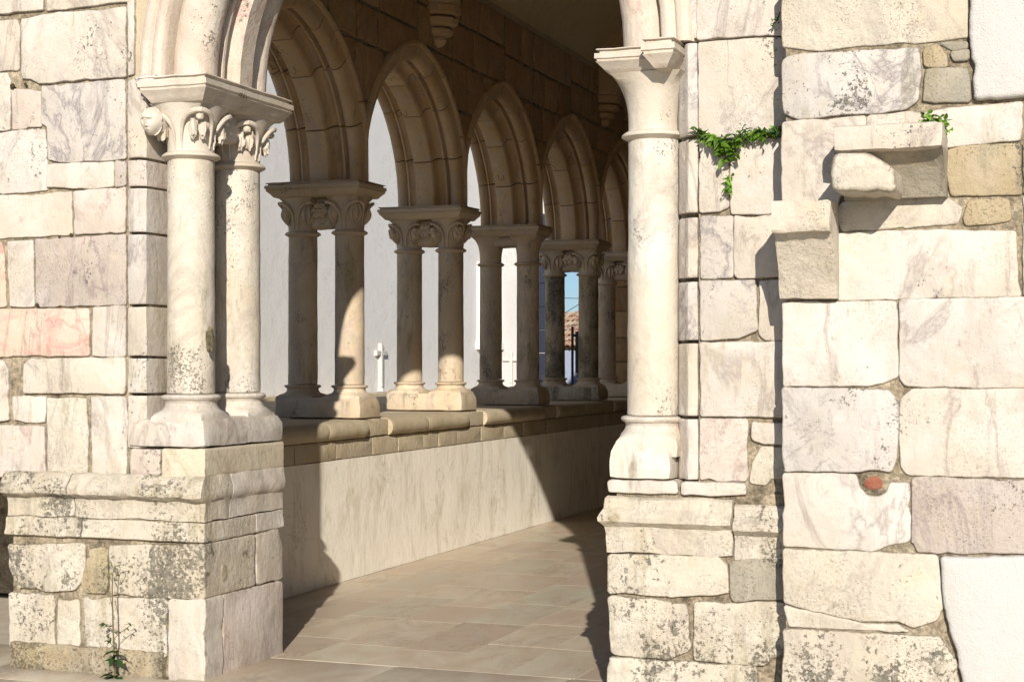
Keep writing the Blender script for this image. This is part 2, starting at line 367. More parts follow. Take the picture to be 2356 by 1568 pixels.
def sweep(name, prof, path, normals, mat, parent, wear=.003, lich=None):
    """prof (offset, z) swept along plan path with outward normals"""
    rings = []
    for (px, py), (nx, ny) in zip(path, normals): rings.append([(px+nx*o, py+ny*o, z) for o, z in prof])
    return loft(name, rings, mat, parent, wear=wear, lich=lich, smooth=True)
def densify(prof, step=.02):
    out = []
    for (a, b), (c, d) in zip(prof, prof[1:]):
        L = math.hypot(c-a, d-b); m = max(1, int(L/step))
        for i in range(m): out.append((a+(c-a)*i/m, b+(d-b)*i/m))
    out.append(prof[-1]); return out
def blob(name, c, rad, mat, parent, amp=.15, n=10):
    V = []; F = []; m = n*2
    for j in range(n+1):
        p = math.pi*j/n
        for i in range(m):
            a = 2*math.pi*i/m; d = Vector((math.sin(p)*math.cos(a), math.sin(p)*math.sin(a), math.cos(p)))
            f = 1 + amp*noise.noise(d*1.8+Vector(c)*13); V.append((c[0]+d.x*rad[0]*f, c[1]+d.y*rad[1]*f, c[2]+d.z*rad[2]*f))
    for j in range(n):
        for i in range(m): k = (i+1) % m; F.append((j*m+i, (j+1)*m+i, (j+1)*m+k, j*m+k))
    return mesh(name, V, F, mat, parent, True)
XL, XR, YF, YB, YW = -3.96, -1.98, 6.63, 7.41, 6.66
# ------------------------------------------------------------------ LEFT PIER
lp = thing('stone_pier', 'tall white marble pier left of the opening, with pink-stained block and lichened plinth', 'pier', (-4.5, 7.0, 0))
boxes('mortar', [(-6.6, -4.39, 6.677, 7.39, .95, 5.6), (-5.06, -4.0, 6.650, 7.385, 0, .955), (-4.45, -4.315, 6.72, 7.37, .95, 2.9), (-9, -5.62, 7.0, 9.19, .90, 1.0), (-9, -5.62, 9.0, 9.19, -.05, .90)], 'mortar', lp)  # last two boxes: added niche roof and back, sized to keep it dark
LS = [
 ([(-60,-60),(98,-60),(99,22),(0,31),(-60,36)],'marble',.5), ([(106,-60),(305,-60),(302,2),(200,14),(106,24)],'marble',.5),
 ([(-60,50),(38,46),(44,60),(42,160),(0,162),(-60,164)],'marble',.2), ([(50,46),(101,34),(200,25),(289,17),(290,176),(150,186),(91,192),(68,180),(50,181)],'marble',.25),
 ([(-60,170),(15,168),(22,190),(22,298),(0,300),(-60,302)],'marble',0), ([(25,205),(91,209),(93,291),(60,294),(27,296)],'rosy',0),
 ([(95,199),(286,183),(288,365),(145,373),(110,367),(108,290),(95,282)],'grey',.1), ([(-60,308),(0,304),(104,294),(108,436),(0,447),(-60,450)],'marble',.1),
 ([(111,379),(261,372),(261,427),(215,433),(108,432)],'marble',.1), ([(264,371),(288,370),(288,426),(264,428)],'mauve',.2),
 ([(-60,453),(163,440),(165,538),(0,547),(-60,550)],'marble',0), ([(168,440),(288,431),(288,533),(172,538)],'rosy',0),
 ([(-60,560),(0,557),(8,590),(12,705),(-60,708)],'pink',.2), ([(18,557),(76,553),(78,705),(20,706)],'marble',0), ([(81,551),(288,539),(288,700),(90,706),(82,690)],'mauve',.25),
 ([(-60,712),(203,710),(204,817),(0,819),(-60,820)],'pink',.2), ([(214,707),(288,703),(288,820),(212,820)],'marble',.3),
 ([(-60,826),(5,828),(18,850),(21,966),(-60,972)],'marble',.2), ([(56,838),(70,826),(288,823),(288,904),(54,903)],'marble',.35),
 ([(28,911),(103,912),(104,973),(28,968)],'marble',.3), ([(109,915),(198,916),(202,1000),(200,1095),(110,1093)],'rough',.4), ([(211,913),(288,913),(294,960),(290,1098),(213,1098)],'marble',.8),
 ([(-60,976),(103,980),(105,1093),(60,1095),(-60,1095)],'rosy',.3),
]
for pts, mt, li in LS: prism('stone', pY(pts, YW), 'Y', YW, mt, lp, .09, lich=li, grow=.0055)
prism('stone', pY([(291,-60),(309,-60),(308,172),(292,177)], YW), 'Y', YW, 'marble', lp, .09, lich=.3, corner=.006)
# jamb blocks with the raised fillet and the return towards the columns
def zy(y, x=330, Y=YW): return onY(x, y, Y)[1]
def jamb(y0, y1, plan, x, mt, li):
    z1, z0 = zy(y0, x)-.003, zy(y1, x)+.003; n = max(2, int((z1-z0)/.03)); rings = []
    def ring(z, ins=0):
        cx = sum(p[0] for p in plan)/len(plan); cy = 7.0
        return [(p[0]+(cx-p[0])*ins, p[1]+(cy-p[1])*ins*.3, z) for p in plan]
    rings = [ring(z0, .035), ring(z0+.004, .008)]+[ring(z0+.012+(z1-z0-.024)*k/n) for k in range(n+1)]+[ring(z1-.004, .008), ring(z1, .035)]
    parent = lp if x < 1000 else rp
    return loft('jamb_stone', rings, mt, parent, wear=.0035, lich=li, smooth=False)
planL = [(-4.397,6.655),(-4.36,6.645),(-4.33,6.645),(-4.305,6.67),(-4.30,6.8),(-4.298,7.0),(-4.30,7.38),(-4.397,7.38)]
for y0, y1, mt, li in ((181,364,'marble',.2),(368,428,'rosy',.3),(431,534,'marble',.3),(538,700,'grey',.4),(704,820,'marble',.6),(824,905,'marble',.9),(909,1030,'marble',.5)):
    jamb(y0, y1, planL[::-1], 330, mt, li)
# plinth: moulded course, plain course, big stones
def corner_path(a, b, X, step=.04):
    """from (a,YF) along the front to the corner, then along X to Y=b"""
    P = []; N = []
    m = max(1, int((X-a)/step)); 
    for i in range(m): P.append((a+(X-a)*i/m, YF)); N.append((0, -1))
    P.append((X, YF)); N.append((.3, -1))
    m = max(1, int((b-YF)/step))
    for i in range(1, m+1): P.append((X, YF+(b-YF)*i/m)); N.append((.3, 0))
    return P, N
def line_path(p, q, nrm, step=.04):
    m = max(2, int(math.dist(p, q)/step)); return [(p[0]+(q[0]-p[0])*i/m, p[1]+(q[1]-p[1])*i/m) for i in range(m+1)], [nrm]*(m+1)
profA = densify([(-.12,.963),(-.005,.966),(.012,.955),(.030,.93),(.05,.905),(.056,.885),(.05,.865),(.025,.85),(.0,.842),(-.008,.82),(-.010,.749),(-.12,.746)])
profB = densify([(-.12,.742),(-.005,.742),(0,.736),(.0,.69),(.012,.665),(.012,.655),(-.005,.648),(-.12,.648)])
XA = onY(168, 1100, YF)[0]; XE = onY(14, 1100, YF)[0]; YS = onX(529, 1100, XL)[0]
P, N = line_path((XE, YF), (XA-.004, YF), (0,-1)); sweep('moulding_stone', profA, P, N, 'rough', lp, .010, 1.0)
P, N = corner_path(XA+.004, YS-.004, XL); sweep('moulding_stone', profA, P, N, 'rough', lp, .010, .8)
P, N = line_path((XL, YS+.006), (XL, YB), (.3,0)); sweep('moulding_stone', profA, P, N, 'marble', lp, .007, .3)
P, N = line_path((XE, YF), (XA+.05, YF), (0,-1)); sweep('moulding_stone', profB, P, N, 'rough', lp, .006, 1.1)
P, N = corner_path(XA+.056, onX(588, 1200, XL)[0], XL); sweep('moulding_stone', profB, P, N, 'rough', lp, .004, .9)
P, N = line_path((XL, onX(590, 1200, XL)[0]), (XL, YB), (.3,0)); sweep('moulding_stone', profB, P, N, 'marble', lp, .005, .3)
for pts, mt, li, dp in (
 ([(302,1033),(368,1034),(368,1096),(300,1096)],'rosy',.2,.1), ([(373,1034),(470,1034),(470,1096),(372,1096)],'cream',.2,.78),
 ([(18,1253),(195,1250),(192,1330),(170,1360),(45,1356),(22,1310)],'rough',.8,.2), ([(250,1255),(470,1252),(470,1376),(400,1376),(254,1366)],'rough',.9,None),
 ([(20,1362),(124,1368),(126,1494),(22,1488)],'rough',.2,.2), ([(131,1374),(182,1378),(184,1480),(172,1496),(132,1496)],'rough',.2,.1),
 ([(190,1374),(383,1376),(382,1512),(300,1510),(200,1490)],'rough',.6,.1), ([(388,1378),(470,1380),(470,1640),(387,1640)],'marble',.0,None),
 ([(205,1262),(246,1258),(248,1362),(238,1366),(200,1364),(186,1345)],'tan',1.4,.1)):
    q = pY(pts, YF)
    if dp is None: dp = onX(586 if mt == 'rough' else 512, 1300, XL)[0]-YF-.004
    prism('stone', q, 'Y', YF, mt, lp, dp, proud=0, lich=li, corner=.009 if dp > .2 else .014, amp=.003 if dp > .2 else .006, grow=.0055)
for pts, mt, li in (([(590,1228),(640,1212),(652,1260),(652,1331),(590,1346)],'marble',.1), ([(514,1365),(652,1333),(652,1513),(514,1560)],'rosy',.0)):
    q = pX(pts, XL); prism('stone', q, 'X', XL, mt, lp, .3, proud=0, lich=li, corner=.015)
worn_block('foundation', -5.06, onY(384,1500,YF)[0]-.01, 6.615, 6.9, -.05, onY(250,1492,YF)[1]+.01, 'footing', lp, .02, .014, 1.0)
prism('putty_patch', [(onX(515,1317,XL)[0]+.033*math.cos(a*.7), onX(515,1317,XL)[1]+.05*math.sin(a*.7)) for a in range(9)], 'X', XL, 'tan', lp, .01, proud=.003, rnd=.002, amp=.003, lich=1.2)
worn_block('broken_stone', onY(306,180,6.6)[0], onY(357,180,6.6)[0], 6.59, 6.9, onY(306,196,6.6)[1], onY(306,173,6.6)[1], 'marble', lp, .02, .012, .4, res=.02)
# holes in the joints: dark blobs whose colour stands for the shade inside
for x, y, r in ((29,199,.014),(59,194,.008),(164,541,.010),(86,702,.010),(137,545,.006)):
    q = at(x, y, YW); blob('joint_hole_shade', (q.x, YW-.002, q.z), (r, .006, r), 'hole', lp, .5, 8)
# ------------------------------------------------------------------ column parts
def bell_r(t): return .0+ .012*t + .075*t**3.2
def capital(parent, cx, cy, r, z0, z1, style, mat, seed=0, faces=4):
    H = z1-z0; prof = [(r*.98, z0-.002), (r*1.05, z0+.002), (r*1.25, z0+.014), (r*1.26, z0+.018), (r*1.22, z0+.026), (r*1.12, z0+.034), (r*1.02, z0+.038), (r*1.0, z0+.042)]
    for k in range(1, 13):
        t = k/12; s = max(0, (t-.55)/.45); prof.append((r + (.5*r*t**2.6 if style == 'plain' else .38*r*t**2.2), z0+.042+(H-.042)*t, s*s*.75))
    c = lathe('capital', cx, cy, prof, mat, parent, 40, wear=.0015)
    if style == 'plain': return c
    rr = random.Random(seed)
    def surf(th, z, off):
        t = (z-z0-.042)/(H-.042); t = max(0, min(1, t)); s = max(0, (t-.55)/.45)**2*.75
        rad = r+.38*r*t**2.2; f = 1+s*(1/max(abs(math.cos(th)), abs(math.sin(th)))-1)
        return Vector((cx+(rad*f+off)*math.cos(th), cy+(rad*f+off)*math.sin(th), z))
    for k in range(faces):
        th0 = math.pi/4 + k*math.pi/2
        w_ = .62; zt = z1-.035*H/.23; h_ = H*.52
        path = []; rad = []
        for q in range(19):
            a = math.pi*q/18; z = zt-h_+h_*math.sin(a)**.8; off = .006+.032*math.sin(a)**2*(r/.115)
            path.append(surf(th0+w_*math.cos(a), z, off)); rad.append((.006+.008*math.sin(a))*r/.115)
        legs = [surf(th0+w_*1.0, z0+.05+(path[0].z-z0-.05)*q/3, .002) for q in range(3)]; legr = [surf(th0-w_*1.0, path[-1].z+(z0+.05-path[-1].z)*q/3, .002) for q in range(1, 4)]
        path = legs+path+legr; rad = [.004*r/.115, .005*r/.115, .006*r/.115]+rad+[.006*r/.115, .005*r/.115, .004*r/.115]
        loft('leaf_rib', tube(path, rad, 8), mat, c)
        # hanging lobed leaf under the rib
        if style == 'drop':
            for sg in (-1, 1): blob('carved_leaf', surf(th0+sg*.17, zt-h_*.62, .022), (.021,.021,.050), mat, c, .5, 10)
            blob('knob', surf(th0, zt-h_*.22, .038), (.02,.02,.018), mat, c, .3, 8); continue
        V = []; F = []; nu, nv = 17, 11; lobes = 3 if style == 'leaf' else 5
        for j in range(nv):
            v = j/(nv-1)
            for i in range(nu):
                u = i/(nu-1)*2-1
                width = w_*.74*(math.sin(math.pi*(.12+.80*v))**.7)
                rid = abs(math.cos(u*math.pi*lobes/2))
                zz = zt-.012 - (v*(.84+.16*rid))*h_*1.02
                edge = (1-abs(u)**3)*math.sin(math.pi*min(1, .12+.88*v))**.5
                off = (.004 + (.018+.042*math.sin(math.pi*v*.85))*edge*(.5+.5*rid))*(r/.115)
                V.append(surf(th0+u*width, zz, off))
        for j in range(nv-1):
            for i in range(nu-1):
                a = j*nu+i; F.append((a, a+nu, a+nu+1, a+1))
        mesh('carved_leaf', V, F, mat, c, True)
        if style == 'flower':
            for b in range(6):
                a = b*math.pi/3; rad_ = .022*r/.115
                p = surf(th0+.17*math.cos(a), zt-h_*.5+.028*math.sin(a), .045)
                blob('petal', p, (rad_, rad_, rad_*1.1), mat, c)
            blob('petal', surf(th0, zt-h_*.5, .055), (.016,.016,.016), mat, c)
    return c
def abacus(parent, x0, x1, y0, y1, z0, z1, mat, wear=.003):
    H = z1-z0; prof = [(-.055, 0), (-.045, .04), (-.03, .22), (-.012, .40), (-.004, .47), (-.010, .49), (-.008, .56), (0, .60), (0, .80), (-.018, .83), (-.018, .93), (-.004, .95), (-.008, 1)]
    rings = []
    for o, t in prof:
        a0, a1, b0, b1 = x0-o, x1+o, y0-o, y1+o; r = []
        P4 = [(a0,b0),(a1,b0),(a1,b1),(a0,b1)]
        for i in range(4):
            p, q = P4[i], P4[(i+1) % 4]; m = 12
            for k in range(m): r.append((p[0]+(q[0]-p[0])*k/m, p[1]+(q[1]-p[1])*k/m, z0+H*t))
        rings.append(r)
    # worn, hand-cut slab: faceted profile, mildly uneven
    return loft('abacus', rings, mat, parent, wear=wear, smooth=False)
def twin(root, c1, c2, r, zb0, zb1, zs0, zs1, zc, za, block, ab, styles, mshaft, mcap, mblock, lich=.3, wearb=.006, bf=1.42):
    worn_block('base_block', *block, zb0, zb1, mblock, root, .02, wearb*.7, lich, top=(.022,.022), seed=int(block[0]*10))
    H = zs0-zb1
    for i, (cx, cy) in enumerate((c1, c2)):
        lathe('column_base', cx, cy, [(r*bf*.95, zb1-.06, .9), (r*bf, zb1-.02, .9), (r*bf*.99, zb1+H*.04, .8), (r*min(1.36, bf), zb1+H*.20, .45), (r*1.24, zb1+H*.30, .15), (r*1.18, zb1+H*.36), (r*1.10, zb1+H*.48), (r*1.06, zb1+H*.62), (r*1.10, zb1+H*.72),
            (r*1.21, zb1+H*.78), (r*1.25, zb1+H*.86), (r*1.20, zb1+H*.94), (r*1.02, zs0-.002)], mblock if mblock != 'rough' else mshaft, root, wear=.002)
        n = 24; lathe('column_shaft', cx, cy, [(r*.965, zs0)]+[(r*(1-.03*k/n), zs0+.004+(zs1-zs0-.008)*k/n) for k in range(n+1)]+[(r*.94, zs1)], mshaft, root, 48, wear=.0022, lich=lich)
        capital(root, cx, cy, r*.97, zs1, zc, styles[i], mcap, seed=i*7+int(cy*10))
    abacus(root, *ab, zc-.004, za, mcap)
# left front pair
lc = thing('twin_column', 'pair of cream marble columns with leaf capitals against the left pier, front one chipped', 'columns', (-4.13, 7.0, 1.098))
twin(lc, (-4.13,6.79), (-4.13,7.24), .116, 1.100, 1.235, 1.352, 2.48, 2.745, 2.865, (-4.385,-3.955,6.625,7.415), (-4.30,-3.925,6.585,7.46), ('drop','drop'), 'marble_shaft', 'marble_carved', 'marble', .08, .009, 1.27)
ch = at(480, 780, 6.70); blob('chipped_patch', (ch.x-.004, 6.715, ch.z), (.020,.018,.055), 'hole_crust', lc, .5, 10)
# gap-filling web between the two leaf capitals
worn_block('capital_web', -4.235, -4.05, 6.86, 7.17, 2.60, 2.745, 'marble_carved', lc, .03, .003)
# carved face on the pier side of the front capital
fp = at(362, 282, 6.66)
V = []; F = []; nu, nv = 25, 22; rw, rh = .055, .068
for j in range(nv):
    v = j/(nv-1)
    for i in range(nu):
        u = i/(nu-1)*2-1; t = v*2-1; G_ = 1.7; k = max(0, 1-u*u*.98-t*t*.98); dep = .062*math.sqrt(k)
        g_ = lambda a, b, sa, sb: G_*math.exp(-((u-a)/sa)**2-((t-b)/sb)**2)
        dep += .014*g_(0,.10,.10,.25) - .010*g_(-.32,.02,.15,.10) - .010*g_(.32,.02,.15,.10) + .007*g_(-.32,.02,.07,.05)+ .007*g_(.32,.02,.07,.05) + .008*g_(0,-.16,.5,.06) + .006*g_(0,.46,.22,.05) - .006*g_(0,.53,.24,.03) + .005*g_(0,.60,.2,.05)
        if t < -.35: dep += .004*math.sin(u*26)
        s_ = math.sqrt(max(0, 1-t*t*.9)); V.append((fp.x+u*rw*s_, 6.62-dep, fp.z-t*rh))
for j in range(nv-1):
    for i in range(nu-1): a = j*nu+i; F.append((a, a+nu, a+nu+1, a+1))
mesh('carved_face', V, F, 'marble_carved', lc, True)
worn_block('face_backing', fp.x-.05, fp.x+.05, 6.60, 6.72, fp.z-.055, fp.z+.055, 'marble_carved', lc, .03, .002)
# right front pier ---------------------------------------------------------------------------------
rp = thing('stone_pier', 'white marble pier right of the opening, crossed by a leafy plant growing in its joints', 'pier', (-1.5, 7.0, 0))
boxes('mortar', [(-1.675, -.9, 6.74, 7.39, .95, 5.6), (-1.585, -.9, 6.677, 7.39, .95, 5.6), (-1.94, -.9, 6.650, 7.385, 0, .955)], 'mortar', rp)
RS = [
 ([(1604,-60),(1850,-60),(1850,78),(1740,81),(1605,92)],'marble',0), ([(1607,99),(1740,89),(1850,84),(1850,295),(1790,299),(1745,311),(1645,317),(1609,298)],'marble',.1),
 ([(1609,318),(1640,328),(1675,334),(1676,474),(1655,486),(1609,488)],'marble',.3), ([(1681,332),(1740,322),(1850,313),(1850,488),(1682,493)],'marble',.1),
 ([(1612,498),(1685,497),(1687,638),(1612,640)],'grey',.1), ([(1690,497),(1850,495),(1850,632),(1700,640),(1690,632)],'marble',.1),
 ([(1612,647),(1740,645),(1742,759),(1703,777),(1612,783)],'grey',.2), ([(1746,645),(1850,641),(1850,781),(1757,781),(1746,766)],'marble',0),
 ([(1612,789),(1850,786),(1850,958),(1612,956)],'marble',.3), ([(1610,963),(1721,964),(1717,1040),(1721,1103),(1655,1107),(1633,1100),(1611,1104)],'rosy',.1),
 ([(1731,972),(1850,974),(1850,1022),(1760,1020),(1730,1010)],'marble',.3), ([(1751,1028),(1850,1030),(1850,1095),(1775,1100),(1762,1116),(1726,1109),(1728,1063)],'rough',.3),
]
for pts, mt, li in RS: prism('stone', pY(pts, YW), 'Y', YW, mt, rp, .09, lich=li, grow=.0055)
planR = [(-1.586,6.66),(-1.60,6.652),(-1.625,6.652),(-1.638,6.662),(-1.65,6.69),(-1.672,6.705),(-1.69,6.74),(-1.69,7.38),(-1.586,7.38)]
for y0, y1, mt, li in ((-60,90,'marble',.1),(98,313,'grey',.1),(320,490,'marble',.2),(499,640,'marble',.3),(647,783,'grey',.2),(788,957,'marble',.2),(962,1104,'rosy',.2)):
    jamb(y0, y1, planR, 1590, mt, li)
prism('stone', pY([(1395,1102),(1480,1103),(1560,1106),(1560,1137),(1397,1134)], YF), 'Y', YF, 'marble', rp, .7, proud=0, lich=.4, corner=.015)
prism('stone', pY([(1566,1107),(1721,1109),(1723,1143),(1566,1139)], YF), 'Y', YF, 'marble', rp, .2, proud=.004, lich=.4, corner=.015)
prA = densify([(-.12,.925),(-.005,.929),(.008,.92),(.016,.88),(.04,.86),(.052,.845),(.05,.825),(.028,.81),(.012,.80),(.004,.77),(.0,.69),(-.12,.686)])
XM = onY(1689, 1200, YF)[0]; XN = onY(1830, 1200, YF)[0]
def left_corner_path(X, y1, b):
    P, N = line_path((X, y1), (X, YF+.02), (-.55,0)); P2, N2 = line_path((X+.03, YF), (b, YF), (0,-1)); return P+[(X, YF)]+P2, N+[(-.55,-1)]+N2
P, N = left_corner_path(XR, YB, XM-.003); sweep('moulding_stone', prA, P, N, 'rough', rp, .008, .7)
P, N = line_path((XM+.004, YF+.004), (XN, YF+.004), (0,-1)); sweep('moulding_stone', [(o, z-.02) for o, z in prA], P, N, 'rough', rp, .005, .5)
for pts, mt, li, dp in (
 ([(1398,1275),(1650,1280),(1672,1300),(1677,1365),(1540,1372),(1400,1362)],'rough',.8,.7), ([(1681,1296),(1696,1287),(1850,1285),(1850,1382),(1687,1383),(1680,1373)],'slaty',.6,.1),
 ([(1398,1371),(1581,1387),(1590,1495),(1533,1515),(1406,1504)],'rough',.8,.7), ([(1596,1386),(1850,1388),(1850,1500),(1775,1510),(1758,1530),(1597,1517)],'rough',.9,.1),
 ([(1397,1509),(1533,1520),(1740,1533),(1740,1680),(1397,1680)],'rough',.7,.7)):
    prism('stone', pY(pts, YF), 'Y', YF, mt, rp, dp, proud=0, lich=li, corner=.010, amp=.006, grow=.006)
rc = thing('twin_column', 'pair of bright white columns with plain flared capital at the right pier, one hidden behind', 'columns', (-1.81, 7.0, 1.0))
twin(rc, (-1.81,6.785), (-1.81,7.24), .116, 1.003, 1.16, 1.274, 2.467, 2.745, 2.846, (-1.975,-1.695,6.625,7.41), (-2.02,-1.70,6.58,7.44), ('plain','plain'), 'marble_bright', 'marble_carved', 'marble_bright', .3, .007, 1.24)
abacus(rc, onY(1474,120,6.5)[0], onY(1552,120,6.5)[0], 6.50, 6.75, 2.735, 2.862, 'marble_carved')
# ------------------------------------------------------------------ arches
def arch_pts(yc, a, zs, h, rad, side, t):
    """point on one half of a pointed arch: side -1 left, +1 right, t 0 spring .. 1 apex, offset rad outward"""
    Rr = (a*a+h*h)/(2*a); c = yc - side*(a-Rr)*-1 if False else yc + side*(a-Rr)
    amax0 = math.acos(max(-1, min(1, (Rr-a)/(Rr+rad))))
    an = amax0*t; return (c + side*(Rr+rad)*math.cos(an), zs + (Rr+rad)*math.sin(an))
def voussoirs(parent, prof, place, yc, a, zs, h, outer, cuts, mat, name='voussoir', lich=.4, wear=.0025, sides=(-1, 1)):
    for side in sides:
        for t0, t1 in zip(cuts, cuts[1:]):
            m = max(3, int((t1-t0)*14)); rings = []
            for k in range(m+1):
                g0 = .0035 if k == 0 and t0 > 0 else 0; g1 = -.0035 if k == m and t1 < 1 else 0
                t = t0+(t1-t0)*k/m + g0 + g1
                ring = [place(d, *arch_pts(yc, a, zs, h, rd, side, t)) for d, rd in prof]
                ring += [place(prof[-1][0], *arch_pts(yc, a, zs, h, outer, side, t)), place(prof[0][0], *arch_pts(yc, a, zs, h, outer, side, t))]
                rings.append(ring)
            loft(name, rings, mat, parent, wear=wear, lich=lich, smooth=True)
def sharp(prof, e=.0015):
    out = []
    for i, p in enumerate(prof):
        if 0 < i < len(prof)-1:
            for q in (prof[i-1], prof[i+1]):
                L = math.dist(p, q) or 1; k = min(e, L*.3)/L; out.append((p[0]+(q[0]-p[0])*k, p[1]+(q[1]-p[1])*k))
        else: out.append(p)
    return out
def arcpts(cx, cy, r, a0, a1, n): return [(cx+r*math.cos(R(a0+(a1-a0)*i/n)), cy+r*math.sin(R(a0+(a1-a0)*i/n))) for i in range(n+1)]
fprof = [(6.655,.365),(6.635,.355),(6.625,.33),(6.63,.305),(6.645,.295),(6.635,.285),(6.625,.26),(6.635,.235),(6.66,.225),(6.74,.222)] + arcpts(6.785,.135,.108,140,330,12)[0:] + [(6.892,.10),(6.895,.052),(6.915,.05),(6.92,.075),(6.945,.095),(6.965,.088),(6.975,.05),(6.978,.0),
  (7.10,0),(7.105,.035),(7.115,.07),(7.14,.085),(7.155,.06),(7.165,.05),(7.18,.052),(7.182,.10)] + arcpts(7.27,.115,.088,200,380,9) + [(7.37,.17),(7.385,.2),(7.395,.3)]
fprof = sharp(fprof)
fa = thing('front_arch', 'moulded white marble arch over the wide opening between the two piers', 'arch', (-2.97, 7.0, 2.865))
voussoirs(fa, fprof, lambda d, x, z: (x, d, z), -2.97, 1.0, 2.865, 1.16, .37, [0,.36,.62,.83,1], 'front_arch', lich=.75, wear=.0012, sides=(-1,))
voussoirs(fa, fprof, lambda d, x, z: (x, d, z), -2.97, 1.0, 2.865, 1.16, .37, [0,.36,.62,.83,1], 'front_arch', lich=.25, wear=.0012, sides=(1,))
def spandrel_mass(name, X0, X1, ztop, zsp, edge, plane, b0, depth, mat, parent):
    """flat mass between X0 and X1 above an arch whose extrados is edge(z) (x as a function of z)"""
    pass
fw = thing('upper_wall', 'plain stone wall above the front arch, out of view over the opening', 'wall', (-2.97, 7.0, 4.0))
for side in (-1, 1):
    pts = [arch_pts(-2.97, 1.0, 2.865, 1.16, .372, side, t/16) for t in range(17)]
    far = -2.97+side*1.45
    poly = [(far, 2.87)] + pts + [(-2.97, 5.6), (far, 5.6)]
    V = [(x, y, z) for y in (6.68, 7.38) for x, z in poly]; n = len(poly)
    F = [tuple(range(n)), tuple(range(2*n-1, n-1, -1))] + [(i, (i+1) % n, n+(i+1) % n, n+i) for i in range(n)]
    mesh('masonry', V, F, 'sand', fw)
# ------------------------------------------------------------------ arcade
XO, XI = -5.55, -4.95
AY = [8.56+1.937*i for i in range(6)]     # pair centres 8.56, 10.497, ...
group = 'twin columns of the inner arcade'
labs = ['pair of grey marble columns of the arcade hidden behind the left pier',
        'nearest visible arcade column pair, shell-like leaf capital, half in sun and half in shadow',
        'second visible arcade column pair, flower-carved capital, lower shafts and base sunlit',
        'third visible arcade column pair, plain flared capital, wall cross seen between its shafts',
        'fourth visible arcade column pair, dark lichened shafts with blue sky between them',
        'farthest arcade column pair, partly hidden behind the right column']
sty = [('leaf','leaf'),('leaf','leaf'),('flower','flower'),('plain','plain'),('leaf','flower'),('leaf','leaf')]
for i, y in enumerate(AY):
    t = thing('twin_column', labs[i], 'columns', (-5.26, y, 1.10), group)
    li = [.3,.3,.35,.5,1.5,.4][i]
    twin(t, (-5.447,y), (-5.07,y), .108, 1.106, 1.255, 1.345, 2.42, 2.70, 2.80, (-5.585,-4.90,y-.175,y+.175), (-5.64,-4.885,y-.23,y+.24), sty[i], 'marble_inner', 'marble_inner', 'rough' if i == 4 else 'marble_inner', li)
    if sty[i][0] != 'plain': worn_block('capital_web', -5.37, -5.15, y-.07, y+.07, 2.47, 2.70, 'marble_inner', t, .05, .01)
    else: worn_block('capital_web', -5.40, -5.12, y-.12, y+.12, 2.60, 2.70, 'marble_inner', t, .05, .004)
    if sty[i][0] != 'plain':
        for k in range(7):
            a = k*math.pi*2/6; p = Vector((-5.26+.04*math.cos(a)*(k < 6), y-.10, 2.60+.035*math.sin(a)*(k < 6)))
            blob('petal', p, (.028,.03,.026), 'marble_inner', t, .4, 7)
half = [(XI,.155),(XI-.005,.135)] + [(XI-.058+.05*math.cos(R(a)), .115+.058*math.sin(R(a))*1) for a in range(0, -181, -20)] + [(XI-.118,.10),(XI-.122,.062),(XI-.138,.060),(XI-.145,.085),(XI-.17,.10),(XI-.20,.088),(XI-.213,.05),(XI-.216,.018),(XI-.228,.0)]
wid = XI-XO; prof = half + [(2*XI-wid-x, r) for x, r in reversed(half)]
aprof = sharp(prof, .002)
arc_labels = ['high moulded arch of the arcade beside the front arch, partly hidden', 'arcade arch between the nearest and second visible column pairs', 'arcade arch between the flower-carved and plain capital pairs',
              'arcade arch between the plain capital pair and the dark lichened pair', 'farthest arcade arch before the end wall']
AA, AH, AZ = .845, 1.0, 2.80
for i in range(5):
    yc = (AY[i]+AY[i+1])/2
    t = thing('pointed_arch', arc_labels[i], 'arch', (-5.25, yc, 2.80), 'pointed arches of the inner arcade')
    cl = lambda d, y, z, a=AY[i]+.002, b=AY[i+1]-.002: (d, min(max(y, a), b), z)
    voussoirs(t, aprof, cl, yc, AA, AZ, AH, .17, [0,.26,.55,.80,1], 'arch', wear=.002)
    # hood moulding on the wall face
    hp = [(XI-.01,.165),(XI+.022,.168),(XI+.03,.185),(XI+.022,.205),(XI-.01,.215)]
    voussoirs(t, hp, cl, yc, AA, AZ, AH, .215, [0,.35,.7,1], 'arch', name='hood_stone', wear=.003)
sw = thing('arcade_wall', 'dark irregular stone wall above the inner arcade, in shade under the vault', 'wall', (-5.25, 14, 2.8))
def ext(yc, side, z, rad=.172):
    Rr = (AA*AA+AH*AH)/(2*AA); c = yc+side*(AA-Rr); q = (Rr+rad)**2-(z-AZ)**2
    if q <= 0: return yc
    e = c+side*math.sqrt(q); return max(e, yc) if side > 0 else min(e, yc)
apexes = [(AY[i]+AY[i+1])/2 for i in range(5)]
cent = [AY[0]-.97]+apexes+[AY[-1]+.97]
ZT = 4.6
core = []
